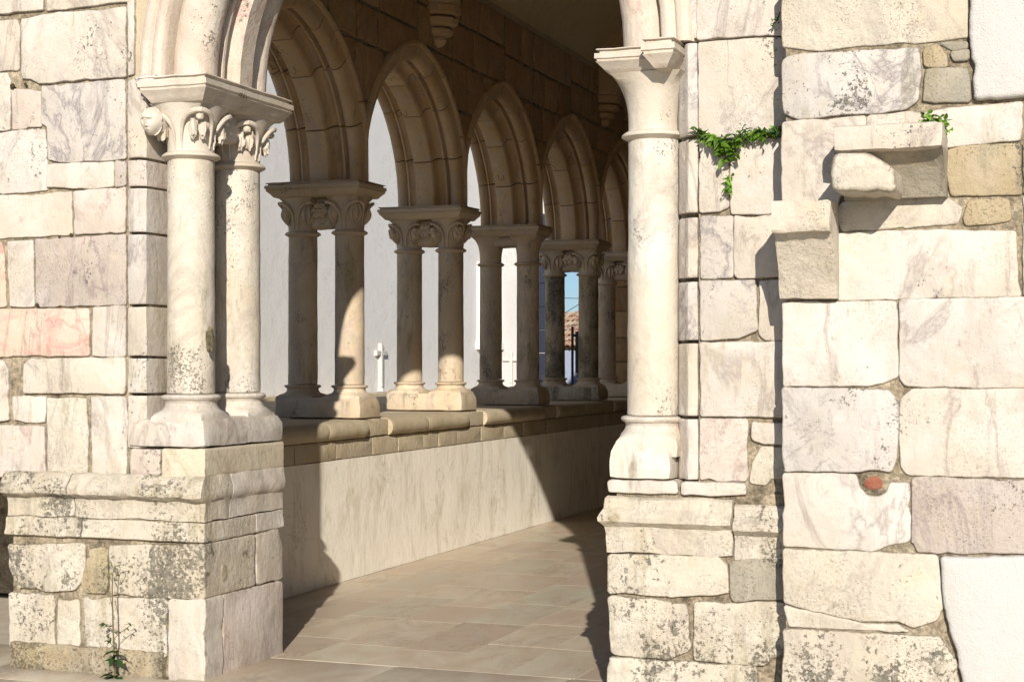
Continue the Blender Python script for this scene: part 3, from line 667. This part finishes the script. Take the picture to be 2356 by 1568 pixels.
for i in range(len(cent)-1):
    yl, yr = cent[i], cent[i+1]
    fl = (lambda z, c=yl: ext(c, 1, z)) if 1 <= i <= 5 else (lambda z, c=yl: c)
    fr = (lambda z, c=yr: ext(c, -1, z)) if i+1 <= 5 else (lambda z, c=yr: c)
    if 1 <= i <= 4:
        f0, f1, md = fl, fr, AY[i]
        fl = lambda z, f0=f0, md=md: min(f0(z), md-.004)
        fr = lambda z, f1=f1, md=md: max(f1(z), md+.004)
    zs = [AZ+(ZT-AZ)*k/30 for k in range(31)]
    poly = [(fl(z), z) for z in zs]+[(fr(z), z) for z in reversed(zs)]
    V = [(x, a, b) for x in (XO+.01, XI-.016) for a, b in poly]; n = len(poly)
    F = [tuple(range(n-1, -1, -1)), tuple(range(n, 2*n))] + [(k, (k+1) % n, n+(k+1) % n, n+k) for k in range(n)]
    mesh('mortar', V, F, 'mortar', sw)
    rr = random.Random(i+3); z = AZ+.01
    while z < ZT-.1:
        hgt = rr.uniform(.26, .42); z1 = min(ZT, z+hgt)
        if ZT-z1 < .15: z1 = ZT
        ys = [yl]; 
        while ys[-1] < yr-.28: ys.append(ys[-1]+rr.uniform(.26, .5))
        ys[-1] = yr
        tilt = rr.uniform(-.05, .05)
        for a, b in zip(ys, ys[1:]):
            L = []; Rt = []
            for k in range(6):
                zz = z+.006+(z1-z-.012)*k/5; sh = rr.uniform(-.008, .008)
                l_ = max(a+.006, fl(zz)+.006) + (tilt*(k/5-.5) if a > yl+.01 else 0); r_ = min(b-.006, fr(zz)-.006) + (tilt*(k/5-.5) if b < yr-.01 else 0)
                if r_-l_ > .02: L.append((l_, zz)); Rt.append((r_, zz))
            if len(L) >= 3 and max(r[0]-l[0] for l, r in zip(L, Rt)) > .05:
                P_ = [L[0]]+[q for q in L[1:-1]]+[L[-1]]+[Rt[-1]]+[q for q in reversed(Rt[1:-1])]+[Rt[0]]
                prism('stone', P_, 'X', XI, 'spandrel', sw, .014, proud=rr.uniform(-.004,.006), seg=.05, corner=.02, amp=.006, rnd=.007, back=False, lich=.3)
        z = z1
# parapet ------------------------------------------------------------------------------------------
pw = thing('parapet_wall', 'low limewashed parapet with tan stone coping carrying the arcade columns', 'wall', (-5.2, 13, 0))
XP = -4.86
Y0, Y1 = 7.35, 20.2
box('core', -5.56, XP-.02, Y0, Y1, 0, 1.0, 'mortar', pw)
nY, nZ = 160, 16; V = []; F = []
for j in range(nZ+1):
    for i in range(nY+1):
        y = Y0+(Y1-Y0)*i/nY; z = .838*j/nZ
        d = nz(y*2.2, z*2.2)*.005 + nz(y*7, z*7)*.0012
        V.append((XP+d, y, z if j < nZ else .838+nz(y*3, 1)*.006))
for j in range(nZ):
    for i in range(nY): a = j*(nY+1)+i; F.append((a, a+1, a+nY+2, a+nY+1))
b = len(V); V += [(XP-.02, Y0, .0), (XP-.02, Y1, .0), (XP-.02, Y1, .838), (XP-.02, Y0, .838)]
top = [nZ*(nY+1)+i for i in range(nY+1)]; F.append(tuple(top)+(b+2, b+3))
mesh('plaster', V, F, 'plaster_old', pw, True)
y = Y0; rr = random.Random(5)
while y < Y1-.1:
    y1 = min(Y1, y+rr.uniform(.30, .62)); prism('apron_stone', [(y+.003,.842),(y1-.003,.842),(y1-.003,.972),(y+.003,.972)], 'X', XP, 'sand', pw, .03, proud=rr.uniform(-.004,.003), corner=.006, rnd=.003, amp=.002, lich=.2); y = y1
def coping(ya, yb, o=1.0):
    c = [(-.69,1.100),(-.05,1.102),(-.01,1.10)]+[(-.012+.062*o*math.sin(R(a)), 1.036+.062*math.cos(R(a))) for a in range(10, 181, 17)]+[(-.02,.976),(-.69,.976)]
    m = max(2, int((yb-ya)/.05)); ends = [(0,.75),(.04,1)] ; rings = []
    for k in range(m+1):
        yy = ya+(yb-ya)*k/m; e = min(1, .86+min(yy-ya, yb-yy)/.04*.14) if o > .5 else 1
        rings.append([(XP+(q[0] if q[0] < -.02 else -.02+(q[0]+.02)*e), yy, q[1]) for q in c])
    return loft('coping_stone', rings, 'sand', pw, wear=.003, smooth=True, lich=.1)
for i, yc in enumerate(AY):
    prism('coping_block', [(yc-.20,.976),(yc+.20,.976),(yc+.20,1.098),(yc-.20,1.098)], 'X', XP, 'sand', pw, .69, proud=.006, corner=.01, rnd=.006, lich=.1)
    if i < len(AY)-1:
        a, b = yc+.205, AY[i+1]-.205; m = a+(b-a)*rr.choice((.45, .55, .6)); coping(a, m-.003); coping(m+.003, b)
coping(Y0, AY[0]-.205)
# ------------------------------------------------------------------ corbels
def corbel(label, y):
    x0 = -4.94; t = thing('corbel', label, 'corbel', (x0, y, 4.03), 'stepped corbels on the arcade wall')
    tiers = [(.010,4.02),(.045,4.035),(.07,4.07),(.062,4.095),(.085,4.10),(.12,4.118),(.125,4.15),(.108,4.165),(.125,4.175),(.155,4.195),(.16,4.235),(.14,4.25),(.15,4.26),(.178,4.28),(.178,4.335),(.165,4.345),(.175,4.36),(.178,4.46),(.178,4.62)]
    def ring(r, z): return [(x0+.0+r*math.cos(R(a))*1.0, y+r*math.sin(R(a)), z) for a in (-90,-67.5,-22.5,22.5,67.5,90)] + [(x0-.03, y+r, z), (x0-.03, y-r, z)]
    names = ['tip','tier','tier','tier']; cuts = [(0,4),(4,8),(8,12),(12,19)]
    for (a, b), nm in zip(cuts, names):
        loft(nm, [ring(r, z) for r, z in tiers[a:b]], 'arch', t, smooth=False, wear=.002)
    return t
corbel('stepped octagonal stone corbel hanging at the top centre of the arcade wall', 11.85)
corbel('far dim stepped corbel beside the right column capital', 16.45)
# ------------------------------------------------------------------ vault, gallery walls, floor
vt = struct('ceiling', (-2.9, 13, 4.6))
XW = -.9; n = 20; V = []; F = []
ys = [7.38, 11.85, 16.45, 20.4]; m = 26
for k in range(m+1):
    yy = 7.38+(20.4-7.38)*k/m
    for i in range(n+1):
        a = math.pi*i/n; x = (XI-.03+XW)/2 - (XW-XI+.03)/2*math.cos(a); V.append((x, yy, 4.6+.95*math.sin(a)))
for k in range(m):
    for i in range(n): a = k*(n+1)+i; F.append((a, a+1, a+n+2, a+n+1))
b = len(V)
V2 = [(x, y, z+.12) for x, y, z in V]; V += V2; F += [tuple(b+q for q in reversed(f)) for f in F]
mesh('vault', V, F, 'plaster_vault', vt, True)
for yy in (11.85, 16.45):
    rings = []
    for i in range(n+1):
        a = math.pi*i/n; cx = (XI-.03+XW)/2; rx = (XW-XI+.03)/2
        rings.append([(cx-(rx-d)*math.cos(a), yy+dy, 4.6+(.95-d)*math.sin(a)) for d, dy in ((0,-.13),(.06,-.13),(.10,-.08),(.14,-.05),(.15,0),(.14,.05),(.10,.08),(.06,.13),(0,.13))])
    loft('vault_rib', rings, 'arch', vt, smooth=False)
gw = thing('gallery_wall', 'unseen long wall in a brown stone tone closing the right side of the gallery', 'wall', (-.8, 14, 0))
box('plaster', -.9, -.6, 7.38, 20.4, -.02, 5.0, 'sand', gw)  # brown tone chosen to lessen light bounced into the gallery
rf = thing('roof_slab', 'flat roof over the gallery, above the view', 'roof', (-3.2, 13.5, 5.6))
box('slab', -5.75, -.6, 6.7, 20.5, 5.60, 5.72, 'sand', rf)
box('parapet', -5.56, -4.97, 7.38, 20.4, 4.6, 5.6, 'sand', rf)
YE = 18.66
ew = thing('end_wall', 'dim stone wall closing the far end of the gallery behind the last columns', 'wall', (-3, YE, 0))
box('mortar', -5.52, -.9, YE+.015, YE+.4, 0, 4.62, 'mortar', ew)
rr = random.Random(11); z = 0
while z < 4.6:
    z1 = z+rr.uniform(.26,.38); x = -5.53
    while x < -4.0:
        x1 = x+rr.uniform(.28,.6); prism('stone', [(x+.005,z+.005),(x1-.005,z+.005),(x1-.005,z1-.005),(x+.005,z1-.005)], 'Y', YE, 'spandrel', ew, .02, proud=.0, seg=.1); x = x1
    z = z1
fl = struct('floor')
box('bed', -5.4, -.9, 7.0, 20.3, -.06, -.012, 'mortar', fl)
rr = random.Random(21); wd = .372; x = XP+.004; k = 0; cnt = 0
while x < -.95:
    y = 7.27 + (rr.uniform(-.35, 0) if False else 0); first = rr.uniform(.25,.75)
    x1 = min(x+wd*rr.uniform(.96,1.04), -.93) if k else x+.30
    while y < 20.1:
        L = first if y < 7.3 else rr.uniform(.5,.95); y1 = min(y+L, 20.15)
        if y > 15.5: y1 = min(y+rr.uniform(.9,1.1), 20.15)
        q = .0011
        o = mesh('paving_slab', [(x+q,y+q,-.03),(x1-q,y+q,-.03),(x1-q,y1-q,-.03),(x+q,y1-q,-.03),(x+q,y+q,-.0015),(x1-q,y+q,-.0015),(x1-q,y1-q,-.0015),(x+q,y1-q,-.0015),
             (x+q*2.5,y+q*2.5,0),(x1-q*2.5,y+q*2.5,0),(x1-q*2.5,y1-q*2.5,0),(x+q*2.5,y1-q*2.5,0)],
             [(0,1,5,4),(1,2,6,5),(2,3,7,6),(3,0,4,7),(4,5,9,8),(5,6,10,9),(6,7,11,10),(7,4,8,11),(8,9,10,11)], 'slab', fl); cnt += 1
        y = y1
    x = x1; k += 1
y = 7.267
for yy0, yy1, xs in ((6.35,7.267,(-4.1,-3.25,-2.35,-1.5,-.9)), (5.5,6.345,(-7,-5.6,-4.5,-3.4,-2.3,-1.2,0,1.2,2.6)), (6.35,7.13,(-7,-6.2,-5.1))):
    for a, b in zip(xs, xs[1:]):
        prism('paving_slab', [(a+.002,yy0+.002),(b-.002,yy0+.002),(b-.002,yy1-.002),(a+.002,yy1-.002)], 'Z', 0, 'slab_pale', fl, .03, proud=0.0, amp=.0005, corner=.004, rnd=.002, seg=.2)
prism('paving_slab', [(-5.1+.002,6.352),(-4.102,6.352),(-4.102,6.60),(-5.098,6.60)], 'Z', 0, 'slab_pale', fl, .03, proud=0.0, amp=.0005, corner=.004, rnd=.002, seg=.2)
gnd = mesh('ground', [(-400,-400,-.08),(400,-400,-.08),(400,400,-.08),(-400,400,-.08)], [(0,1,2,3)], 'ground', None, kind='structure')
# ------------------------------------------------------------------ BUTTRESS WALL on the right
YR = 6.46
bw = thing('buttress_wall', 'projecting wall of big pale blocks at the right, patched with white limewash', 'wall', (0, 6.7, 0))
XE2 = onY(1800, 600, YR)[0]
boxes('mortar', [(XE2+.012, 3.0, YR+.015, 7.4, 0, 9.0)], 'mortar', bw)
WS = [
 ([(1800,-60),(2222,-60),(2224,0),(2226,84),(2112,97),(1970,103),(1890,116),(1800,107)],'rough',.0), ([(1800,140),(1815,130),(1850,124),(2113,112),(2117,168),(2112,229),(2081,252),(1832,272),(1803,262)],'grey',.6),
 ([(2128,158),(2228,156),(2232,232),(2120,234)],'slaty',.5), ([(2160,98),(2225,96),(2226,111),(2190,115)],'slaty',.5), ([(2188,119),(2228,116),(2228,137),(2195,139)],'slaty',.5), ([(2125,112),(2155,104),(2180,130),(2178,152),(2128,154)],'tan',.4),
 ([(1801,281),(1900,274),(1992,268),(1992,390),(1930,456),(1922,500),(1800,500)],'marble',.1), ([(1996,267),(2085,259),(2236,246),(2351,236),(2351,323),(2250,330),(2175,338),(1996,345)],'marble',.3),
 ([(2180,346),(2215,337),(2348,331),(2349,445),(2250,448),(2188,446),(2178,400)],'tan',.6), ([(1930,472),(1950,462),(2182,454),(2214,480),(2203,512),(2080,522),(1938,531),(1930,515)],'rough',.2),
 ([(2230,462),(2320,457),(2326,505),(2270,515),(2222,516),(2218,500)],'tan',.3), ([(1929,537),(2140,530),(2335,533),(2340,640),(2348,680),(1929,689)],'marble',.2),
 ([(1801,696),(2062,693),(2066,866),(2030,880),(1998,886),(1803,888)],'marble',0), ([(2071,690),(2430,683),(2430,891),(2083,888),(2071,866)],'marble',.1),
 ([(1802,893),(1990,895),(2045,899),(2064,922),(2063,1052),(2050,1082),(1803,1083)],'grey',.1), ([(2071,920),(2100,894),(2430,896),(2430,1098),(2088,1092),(2071,1076)],'marble',.1),
 ([(1802,1089),(1970,1090),(1975,1122),(1992,1140),(2017,1146),(2038,1136),(2047,1112),(2090,1110),(2092,1243),(2050,1250),(2006,1266),(1803,1254)],'marble',.2), ([(2099,1099),(2265,1102),(2430,1108),(2430,1270),(2110,1272),(2098,1244)],'mauve',.3),
 ([(1802,1263),(2156,1277),(2169,1399),(2154,1425),(2102,1443),(2066,1426),(1984,1428),(1880,1406),(1805,1384)],'rough',.5), ([(1803,1394),(1870,1406),(1933,1418),(1988,1438),(2060,1436),(2092,1452),(1815,1440)],'rough',.3),
 ([(1802,1448),(1900,1451),(2160,1466),(2200,1520),(2215,1680),(1802,1680)],'rough',.8),
 ([(2355,330),(2430,330),(2430,445),(2356,445)],'tan',.3), ([(2354,450),(2430,450),(2430,678),(2356,680)],'marble',.3)]
for pts, mt, li in WS: prism('stone', pY(pts, YR), 'Y', YR, mt, bw, .13, lich=li, corner=.007, amp=.004, rnd=.0045, grow=.0065)
prism('brick_fragment', [(onY(2008,1110,YR)[0]+.040*math.cos(a*.63), onY(2008,1110,YR)[1]+.034*math.sin(a*.63)) for a in range(10)], 'Y', YR, 'brick', bw, .04, proud=-.012, amp=.006, rnd=.006, corner=.01)
def patch(name, pts):
    q = pY(pts, YR); prism(name, q, 'Y', YR, 'plaster_white', bw, .02, proud=.030, amp=.006, corner=.015, rnd=.011, seg=.025)
patch('limewash_patch', [(2228,-80),(2460,-80),(2460,220),(2400,224),(2240,233),(2232,100)])
patch('limewash_patch', [(2160,1277),(2260,1279),(2460,1272),(2460,1700),(2240,1700),(2200,1500),(2172,1400)])
# corbel stones on the buttress
t = thing('bracket_stone', 'small hollow-chamfered stone bracket at the edge of the buttress wall', 'bracket', (-1.07, 6.4, 1.9))
x0, x1 = XE2-.004, onY(1910,500,6.24)[0]
pr = [(6.62,2.132),(6.245,2.132),(6.240,2.125),(6.240,2.022),(6.246,2.012),(6.285,2.008),(6.305,1.99),(6.345,1.93),(6.385,1.86),(6.41,1.80),(6.425,1.757),(6.62,1.757)]
pr = densify(pr, .02); rings = [[(x0+.006, y_, 1.94+(z_-1.94)*.97) for y_, z_ in pr]]+[[(x0+(x1-x0)*k/8*.98+.002, y_, z_) for y_, z_ in pr] for k in range(9)]+[[(x1, y_+.004, 1.94+(z_-1.94)*.97) for y_, z_ in pr]]
loft('bracket', rings, 'rough', t, wear=.006, smooth=True, lich=.1)
t2 = thing('bracket_stone', 'large broken stone bracket with a jutting lower lump on the buttress wall', 'bracket', (-.7, 6.4, 2.4))
a0 = onY(1914,300,6.22); a1 = onY(2163,300,6.22)
ztop = onY(2000,283,6.22)[1]; zmid = onY(2000,346,6.22)[1]
worn_block('upper_slab', a0[0], a1[0]+.012, 6.22, 6.6, zmid, ztop, 'marble', t2, .022, .005, .2)
zb = onY(2160,452,6.4)[1]
rings = []
for k in range(10):
    f = k/9; z_ = zmid+.01+(zb-zmid-.01)*f; yy = 6.27+.14*f**.6
    rings.append([(a0[0]+.02,yy,z_),(a1[0]-.02,yy,z_),(a1[0]+.006,yy-.03*(1-f),z_),(a1[0]+.01,6.6,z_),(a0[0]+.02,6.6,z_)])
loft('hollow_back', rings[::-1], 'slaty', t2, wear=.003, smooth=False, lich=.3)  # darker slaty colour paints in the shade under the slab
q0 = onY(1908,400,6.12)[0]; q1 = onY(2058,400,6.12)[0]; zq1 = onY(1950,350,6.15)[1]; zq0 = onY(1950,438,6.15)[1]; zc = onY(2058,383,6.15)[1]; xc = onY(1995,350,6.15)[0]
plan = [(q0,zq0+.01),(q0+.01,zq0),(q1-.02,zq0-.012),(q1,zq0+.0),(q1,zc),(xc,zq1),(q0,zq1)]
prism('lower_lump', plan, 'Y', 6.15, 'rough', t2, .3, proud=0, amp=.005, corner=.014, rnd=.012, lich=.1)
# ------------------------------------------------------------------ plants
def leaf_mesh(name, L, W, mat, fold=.25, curl=.3, lob=0):
    V = []; F = []; n = 5
    for i in range(n+1):
        t = i/n; w_ = W*math.sin(math.pi*min(1, t*.92+.06))**.8*(1+lob*(i % 2)); z = -curl*L*t*t
        V += [(-w_/2, t*L, z+fold*w_), (0, t*L, z), (w_/2, t*L, z+fold*w_)]
    for i in range(n):
        a = i*3; F += [(a,a+1,a+4,a+3),(a+1,a+2,a+5,a+4)]
    me = bpy.data.meshes.new(name); me.from_pydata(V, [], F); me.materials.append(M[mat])
    for p in me.polygons: p.use_smooth = True
    return me
def put_leaf(me, p, d, roll, s, parent):
    o = bpy.data.objects.new('leaf', me); col.objects.link(o); o.parent = parent; d = Vector(d).normalized()
    q = d.to_track_quat('Y', 'Z'); o.rotation_mode = 'QUATERNION'
    from mathutils import Quaternion
    o.rotation_quaternion = q @ Quaternion((0, 1, 0), roll); o.location = Vector(p)-WL[parent.name]; o.scale = (s,)*3; return o
LM = [leaf_mesh('leaf', .045, .021, 'leaf'), leaf_mesh('leaf', .038, .020, 'leaf', .35, .5), leaf_mesh('leaf', .042, .017, 'leaf_dark', .2, .4), leaf_mesh('leaf', .035, .019, 'leaf_bright', .3, .3)]
def creeper(label, line, Y, n, spread, mats, s=1.0, seed=0, loc=None):
    rr = random.Random(seed); P = [Vector((*[onY(x, y, Y)[0]], Y, onY(x, y, Y)[1])) for x, y in line]
    t = thing('creeping_plant', label, 'plant', tuple(P[0]))
    loft('stem', tube([p+Vector((0,-.01,0)) for p in P], .0035, 6), 'stem', t)
    tot = len(P)-1
    for k in range(n):
        u = rr.random()*tot; i = min(int(u), tot-1); p = P[i].lerp(P[i+1], u-i)
        sp = spread[i] if isinstance(spread, list) else spread
        off = Vector((rr.gauss(0, sp*.6), -abs(rr.gauss(.012, .018)), rr.gauss(-.004, sp*.55)))
        d = Vector((rr.uniform(-1, 1), rr.uniform(-1.1, -.2), rr.uniform(-.75, .7)))
        put_leaf(LM[rr.choice(mats)], p+off, d, rr.uniform(-1.3, 1.3), s*rr.uniform(.55, 1.15), t)
    return t
creeper('leafy green creeper trailing along the joint of the right pier', [(1606,300),(1625,316),(1650,325),(1672,335),(1690,322),(1720,312),(1750,308),(1775,303),(1800,300)], 6.645, 240, [.012,.020,.034,.046,.030,.026,.024,.018], [0,0,1,2,1,3], .9, 3)
creeper('hanging tuft of the creeper in the vertical joint', [(1672,335),(1676,350),(1677,366)], 6.645, 50, [.036,.026], [0,1,0], 1.1, 5)
creeper('small bright green sprig in the upright joint below the creeper', [(1678,404),(1679,422),(1678,444)], 6.64, 26, .009, [3,3,0], .8, 4)
creeper('bright green tuft growing on top of the large broken bracket', [(2122,270),(2145,273),(2168,284),(2182,305)], 6.40, 90, .020, [3,3,0], .75, 6)
creeper('tiny sprig high in the shadowed joint beside the buttress wall', [(1796,28),(1790,45),(1783,55)], 6.63, 14, .008, [2,0], .5, 8)
wd_ = thing('weed', 'tall thin flowering weed growing at the foot of the left pier', 'plant', (at(262,1560,6.56).x, 6.56, 0))
def wp(x, y, Y=6.53): return at(x, y, Y)
loft('stem', tube([wp(268,1568,6.56), wp(263,1530,6.55), wp(261,1460), wp(259,1400), wp(258,1350), wp(260,1315), wp(265,1300)], [.005,.005,.004,.0035,.003,.0022,.0015], 6), 'stem', wd_)
for br in ([(261,1470),(275,1455),(290,1445),(300,1438)],[(261,1450),(250,1440),(240,1436)],[(262,1490),(252,1475),(245,1462)],[(259,1405),(256,1385),(252,1368)],[(260,1340),(254,1330),(250,1318)],[(261,1330),(270,1322),(277,1308)],[(264,1303),(272,1300),(280,1297)],[(262,1315),(258,1300),(256,1292)]):
    loft('stem', tube([wp(*b_) for b_ in br], .0018, 5), 'stem', wd_)
    e = wp(*br[-1]); rr = random.Random(int(br[0][1]))
    small = br[0][1] < 1410
    for k in range(3 if small else 9):
        b_ = br[1+rr.randrange(len(br)-1)]; p = wp(b_[0]+rr.uniform(-4,4), b_[1]+rr.uniform(-3,3))
        put_leaf(LM[2 if not small else 0], p, (rr.uniform(-1,1), rr.uniform(-.6,.1), rr.uniform(-.3,1)), rr.uniform(-1,1), .32 if small else .55, wd_)
big = leaf_mesh('leaf', .10, .05, 'leaf_dark', .2, .6, .5)
rr = random.Random(9)
for k in range(26):
    a = rr.uniform(0, 6.28); h_ = rr.choice((1556,1562,1545,1520,1510,1500))
    put_leaf(big, wp(264+rr.uniform(-4,4), h_, 6.54), (math.cos(a), -abs(math.sin(a))*.7, rr.uniform(-.2,.7)), rr.uniform(-.6,.6), rr.uniform(.22,.62), wd_)
# ------------------------------------------------------------------ the street beyond the arcade
ter = mesh('terrace', [(-60,9.2,-.07),(-5.60,9.2,-.07),(-5.60,80,-.07),(-60,80,-.07),(-60,9.2,1.03),(-5.60,9.2,1.03),(-5.60,80,1.03),(-60,80,1.03)], [(0,1,5,4),(1,2,6,5),(2,3,7,6),(3,0,4,7),(4,5,6,7)], 'terrace', None, kind='structure')
XS = -10.0
wb = thing('white_building', 'tall plain whitewashed building across the street, seen between the columns', 'building', (-12, 20, 1.03))
YC = 26.8
box('wall', -14, XS, 10, YC+.25, 1.035, 8.5, 'plaster_street', wb)
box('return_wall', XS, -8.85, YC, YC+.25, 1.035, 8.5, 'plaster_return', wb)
# window with a surround, just left of the plain capital pair
a, z1 = onX(1104, 603, XS+.05); b, _ = onX(1160, 603, XS+.05); z0 = onX(1104, 787, XS+.05)[1]
fr = boxes('window_frame', [(XS-.02,XS+.06,a,a+.22,z0,z1),(XS-.02,XS+.06,b-.22,b,z0,z1),(XS-.02,XS+.06,a+.22,b-.22,z1-.2,z1),(XS-.02,XS+.10,a-.06,b+.06,z0-.12,z0)], 'plaster_street', wb)
box('window_pane', XS-.01, XS+.012, a+.22, b-.22, z0, z1-.2, 'glass', wb)
for k in range(6): box('window_bar', XS+.03, XS+.05, a+.23+k*.18, a+.25+k*.18, z0, z1-.2, 'black', wb)
sb = thing('stone_bench', 'worn sandstone kerb running along the foot of the white building', 'kerb', (XS+.2, 18, 1.03))
y = 11.0; rr = random.Random(4)
while y < 26: 
    y1 = y+rr.uniform(.7,1.3); worn_block('kerb_stone', XS+.002, XS+.34, y+.01, min(y1,26.5)-.01, 1.0, 1.075, 'sand', sb, .02, .008, res=.1); y = y1
def cross(label, c, axis, h, kind):
    """c: centre of upright on the wall; axis unit vector along the wall, n outward"""
    t = thing('wall_cross', label, 'cross', tuple(c), 'white stone crosses mounted on the street wall')
    ax, nn = axis
    def bar(name, u0, u1, z0, z1, d, tp=0):
        V = []
        for dd, k in ((0, 0), (d*.8, 0), (d, .012)):
            for u, z in ((u0+k, z0+k), (u1-k, z0+k), (u1-k, z1-k), (u0+k, z1-k)): V.append((c[0]+ax[0]*u+nn[0]*dd, c[1]+ax[1]*u+nn[1]*dd, c[2]+z))
        F = [(8,9,10,11),(3,2,1,0)]
        for r_ in (0, 4):
            for i in range(4): j = (i+1) % 4; F.append((r_+i, r_+j, r_+4+j, r_+4+i))
        return mesh(name, V, F, 'plaster_white', t)
    s = h/.72
    bar('upright', -.035*s, .035*s, .06*s, .72*s, .055); bar('arm', -.19*s, -.037*s, .53*s, .61*s, .05); bar('arm', .037*s, .19*s, .53*s, .61*s, .05)
    V = []
    for q, (w_, d) in enumerate(((.065,.08),(.035,.055))):
        for u, dd in ((-w_*s, 0), (w_*s, 0), (w_*s*.6, d), (-w_*s*.6, d)): V.append((c[0]+ax[0]*u+nn[0]*dd, c[1]+ax[1]*u+nn[1]*dd, c[2]+(0 if q == 0 else .058*s)))
    mesh('foot', V, [(3,2,1,0),(4,5,6,7),(0,1,5,4),(1,2,6,5),(2,3,7,6),(3,0,4,7)], 'plaster_white', t)
ya, za = onX(873, 900, XS); cross('white wall cross seen between the nearest and second column pairs', (XS, ya, za), ((0,1),(1,0)), (900-790)/3690*24, 1)
xa, za = onY(1177, 888, YC); cross('white wall cross seen between the shafts of the plain capital pair', (xa, YC, za), ((1,0),(0,-1)), 78/3690*28.5, 2)
bb = thing('block_wall', 'block wall with blue shade put into its colour, glimpsed between the third and fourth column pairs', 'wall', (-6.6, 19.4, 1.03))
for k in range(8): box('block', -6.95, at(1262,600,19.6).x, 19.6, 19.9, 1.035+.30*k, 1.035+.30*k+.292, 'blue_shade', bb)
fb = thing('tiled_house', 'low house with a weathered clay tile roof under the sky between two columns', 'building', (-9.3, 31, 1.03))
YH = 29.0
h0 = at(1290,800,YH); h1 = at(1420,800,YH)
box('wall', h0.x-1.5, h1.x, YH, YH+4, 1.035, h0.z, 'blue_shade', fb)  # house wall carries the same blue shade tint in its colour
zr = at(1318,722,YH+2.6).z
zt0 = h0.z
for k in range(60):
    xx = h0.x-1.5+k*.10
    if xx > h1.x: break
    for j in range(7):
        f0, f1 = j/7, (j+1)/7; rings = []
        for f in (f0-.02, f1):
            yb_, zz = YH-.15+2.75*f, zt0+.0+(zr-zt0)*f+ (.02 if f == f1 else .035)
            rings.append([(xx+.052*math.cos(R(a_))+.012*math.sin(k*7+j*3), yb_, zz+.04*math.sin(R(a_))+.008*math.sin(k*5+j*11)) for a_ in (0,45,90,135,180)])
        loft('roof_tile', rings, 'tile', fb, closed=False, caps=False)
box('upper_wall_strip', h0.x-1.5, h1.x, YH-.01, YH+.3, h0.z-.04, h0.z+.03, 'orange', fb)
mesh('roof_deck', [(h0.x-1.5,YH-.1,zt0),(h1.x,YH-.1,zt0),(h1.x,YH+2.6,zr),(h0.x-1.5,YH+2.6,zr),(h0.x-1.5,YH+2.6,zt0),(h1.x,YH+2.6,zt0)], [(0,1,2,3),(3,2,5,4),(0,3,4),(1,5,2)], 'orange', fb)
lpz = thing('street_post', 'black iron post with a narrow board in front of the tiled house', 'post', tuple(at(1318,890,22)))
p0, p1 = at(1317,905,22), at(1319,752,22)
lathe('post', p0.x, 22, [(.02,1.035),(.02,p1.z),(.012,p1.z+.01)], 'black', lpz, 10)
q0, q1 = at(1325,858,22), at(1334,762,22)
box('board', q0.x, q1.x, 21.97, 22.03, q0.z, q1.z, 'black', lpz); box('clamp', p1.x, q0.x+.02, 21.985, 22.015, q1.z-.08, q1.z-.05, 'black', lpz)
for lab, (xa_, ya_, xb_, yb_) in (('upper level overhead wire against the sky beyond the arcade', (1240,684,1400,688)), ('lower slanting overhead wire against the sky beyond the arcade', (1240,757,1400,657))):
    t = thing('overhead_wire', lab, 'wire', tuple(at(xa_,ya_,28)), 'overhead wires beyond the arcade')
    loft('cable', tube([at(xa_+(xb_-xa_)*k/8, ya_+(yb_-ya_)*k/8, 28) for k in range(9)], .006, 6), 'black', t)

# mason's marks cut in the soffits, and scratched figures on the left abacus
def mark(parent, px, py, i, side, strokes, mat='hole'):
    yc = (AY[i]+AY[i+1])/2; X = -5.25
    def arch_y(z):
        Rr = (AA*AA+AH*AH)/(2*AA); return yc+side*(AA-Rr)+side*math.sqrt(max(0, Rr*Rr-(z-AZ)**2))
    _, z0 = onX(px, py, X)
    for it in range(6): d = ray(px, py); Y = arch_y(z0); t_ = Y/d[1]; X = d[0]*t_; z0 = CAMZ+d[2]*t_
    for st in strokes: loft('mason_mark', tube([(X+u, arch_y(z0+v)-.0005*side, z0+v) for u, v in st], .0022, 5), mat, parent)
three = [[(-.045,.022),(-.05,.0),(-.035,-.02),(-.015,-.01),(-.005,.012),(.005,-.01),(.025,-.02),(.045,-.002),(.038,.022)]]
arches = sorted([o for o in bpy.data.objects if o.name.startswith('pointed_arch')], key=lambda o: o.name)
mark(arches[0], 668, 164, 0, 1, three); mark(arches[1], 925, 262, 1, 1, three)
mark(arches[2], 1154, 408, 2, 1, [[(-.03,.03),(-.032,-.01),(-.01,-.025),(.02,-.022),(.024,.02)]])
tc = bpy.data.curves.new('scratched_figures', 'FONT'); tc.body = '1004 )'; tc.size = .034; tc.extrude = .0006
tmp = bpy.data.objects.new('scratched_figures_text', tc); col.objects.link(tmp); tm = bpy.data.meshes.new_from_object(tmp); bpy.data.objects.remove(tmp); tm.materials.clear(); tm.materials.append(M['hole_crust'])
to = bpy.data.objects.new('scratched_figures', tm); col.objects.link(to); to.parent = lc
to.rotation_euler = (R(90), 0, R(90)); yq, zq = onX(548, 222, -3.921); to.location = Vector((-3.9225, yq, zq))-WL[lc.name]
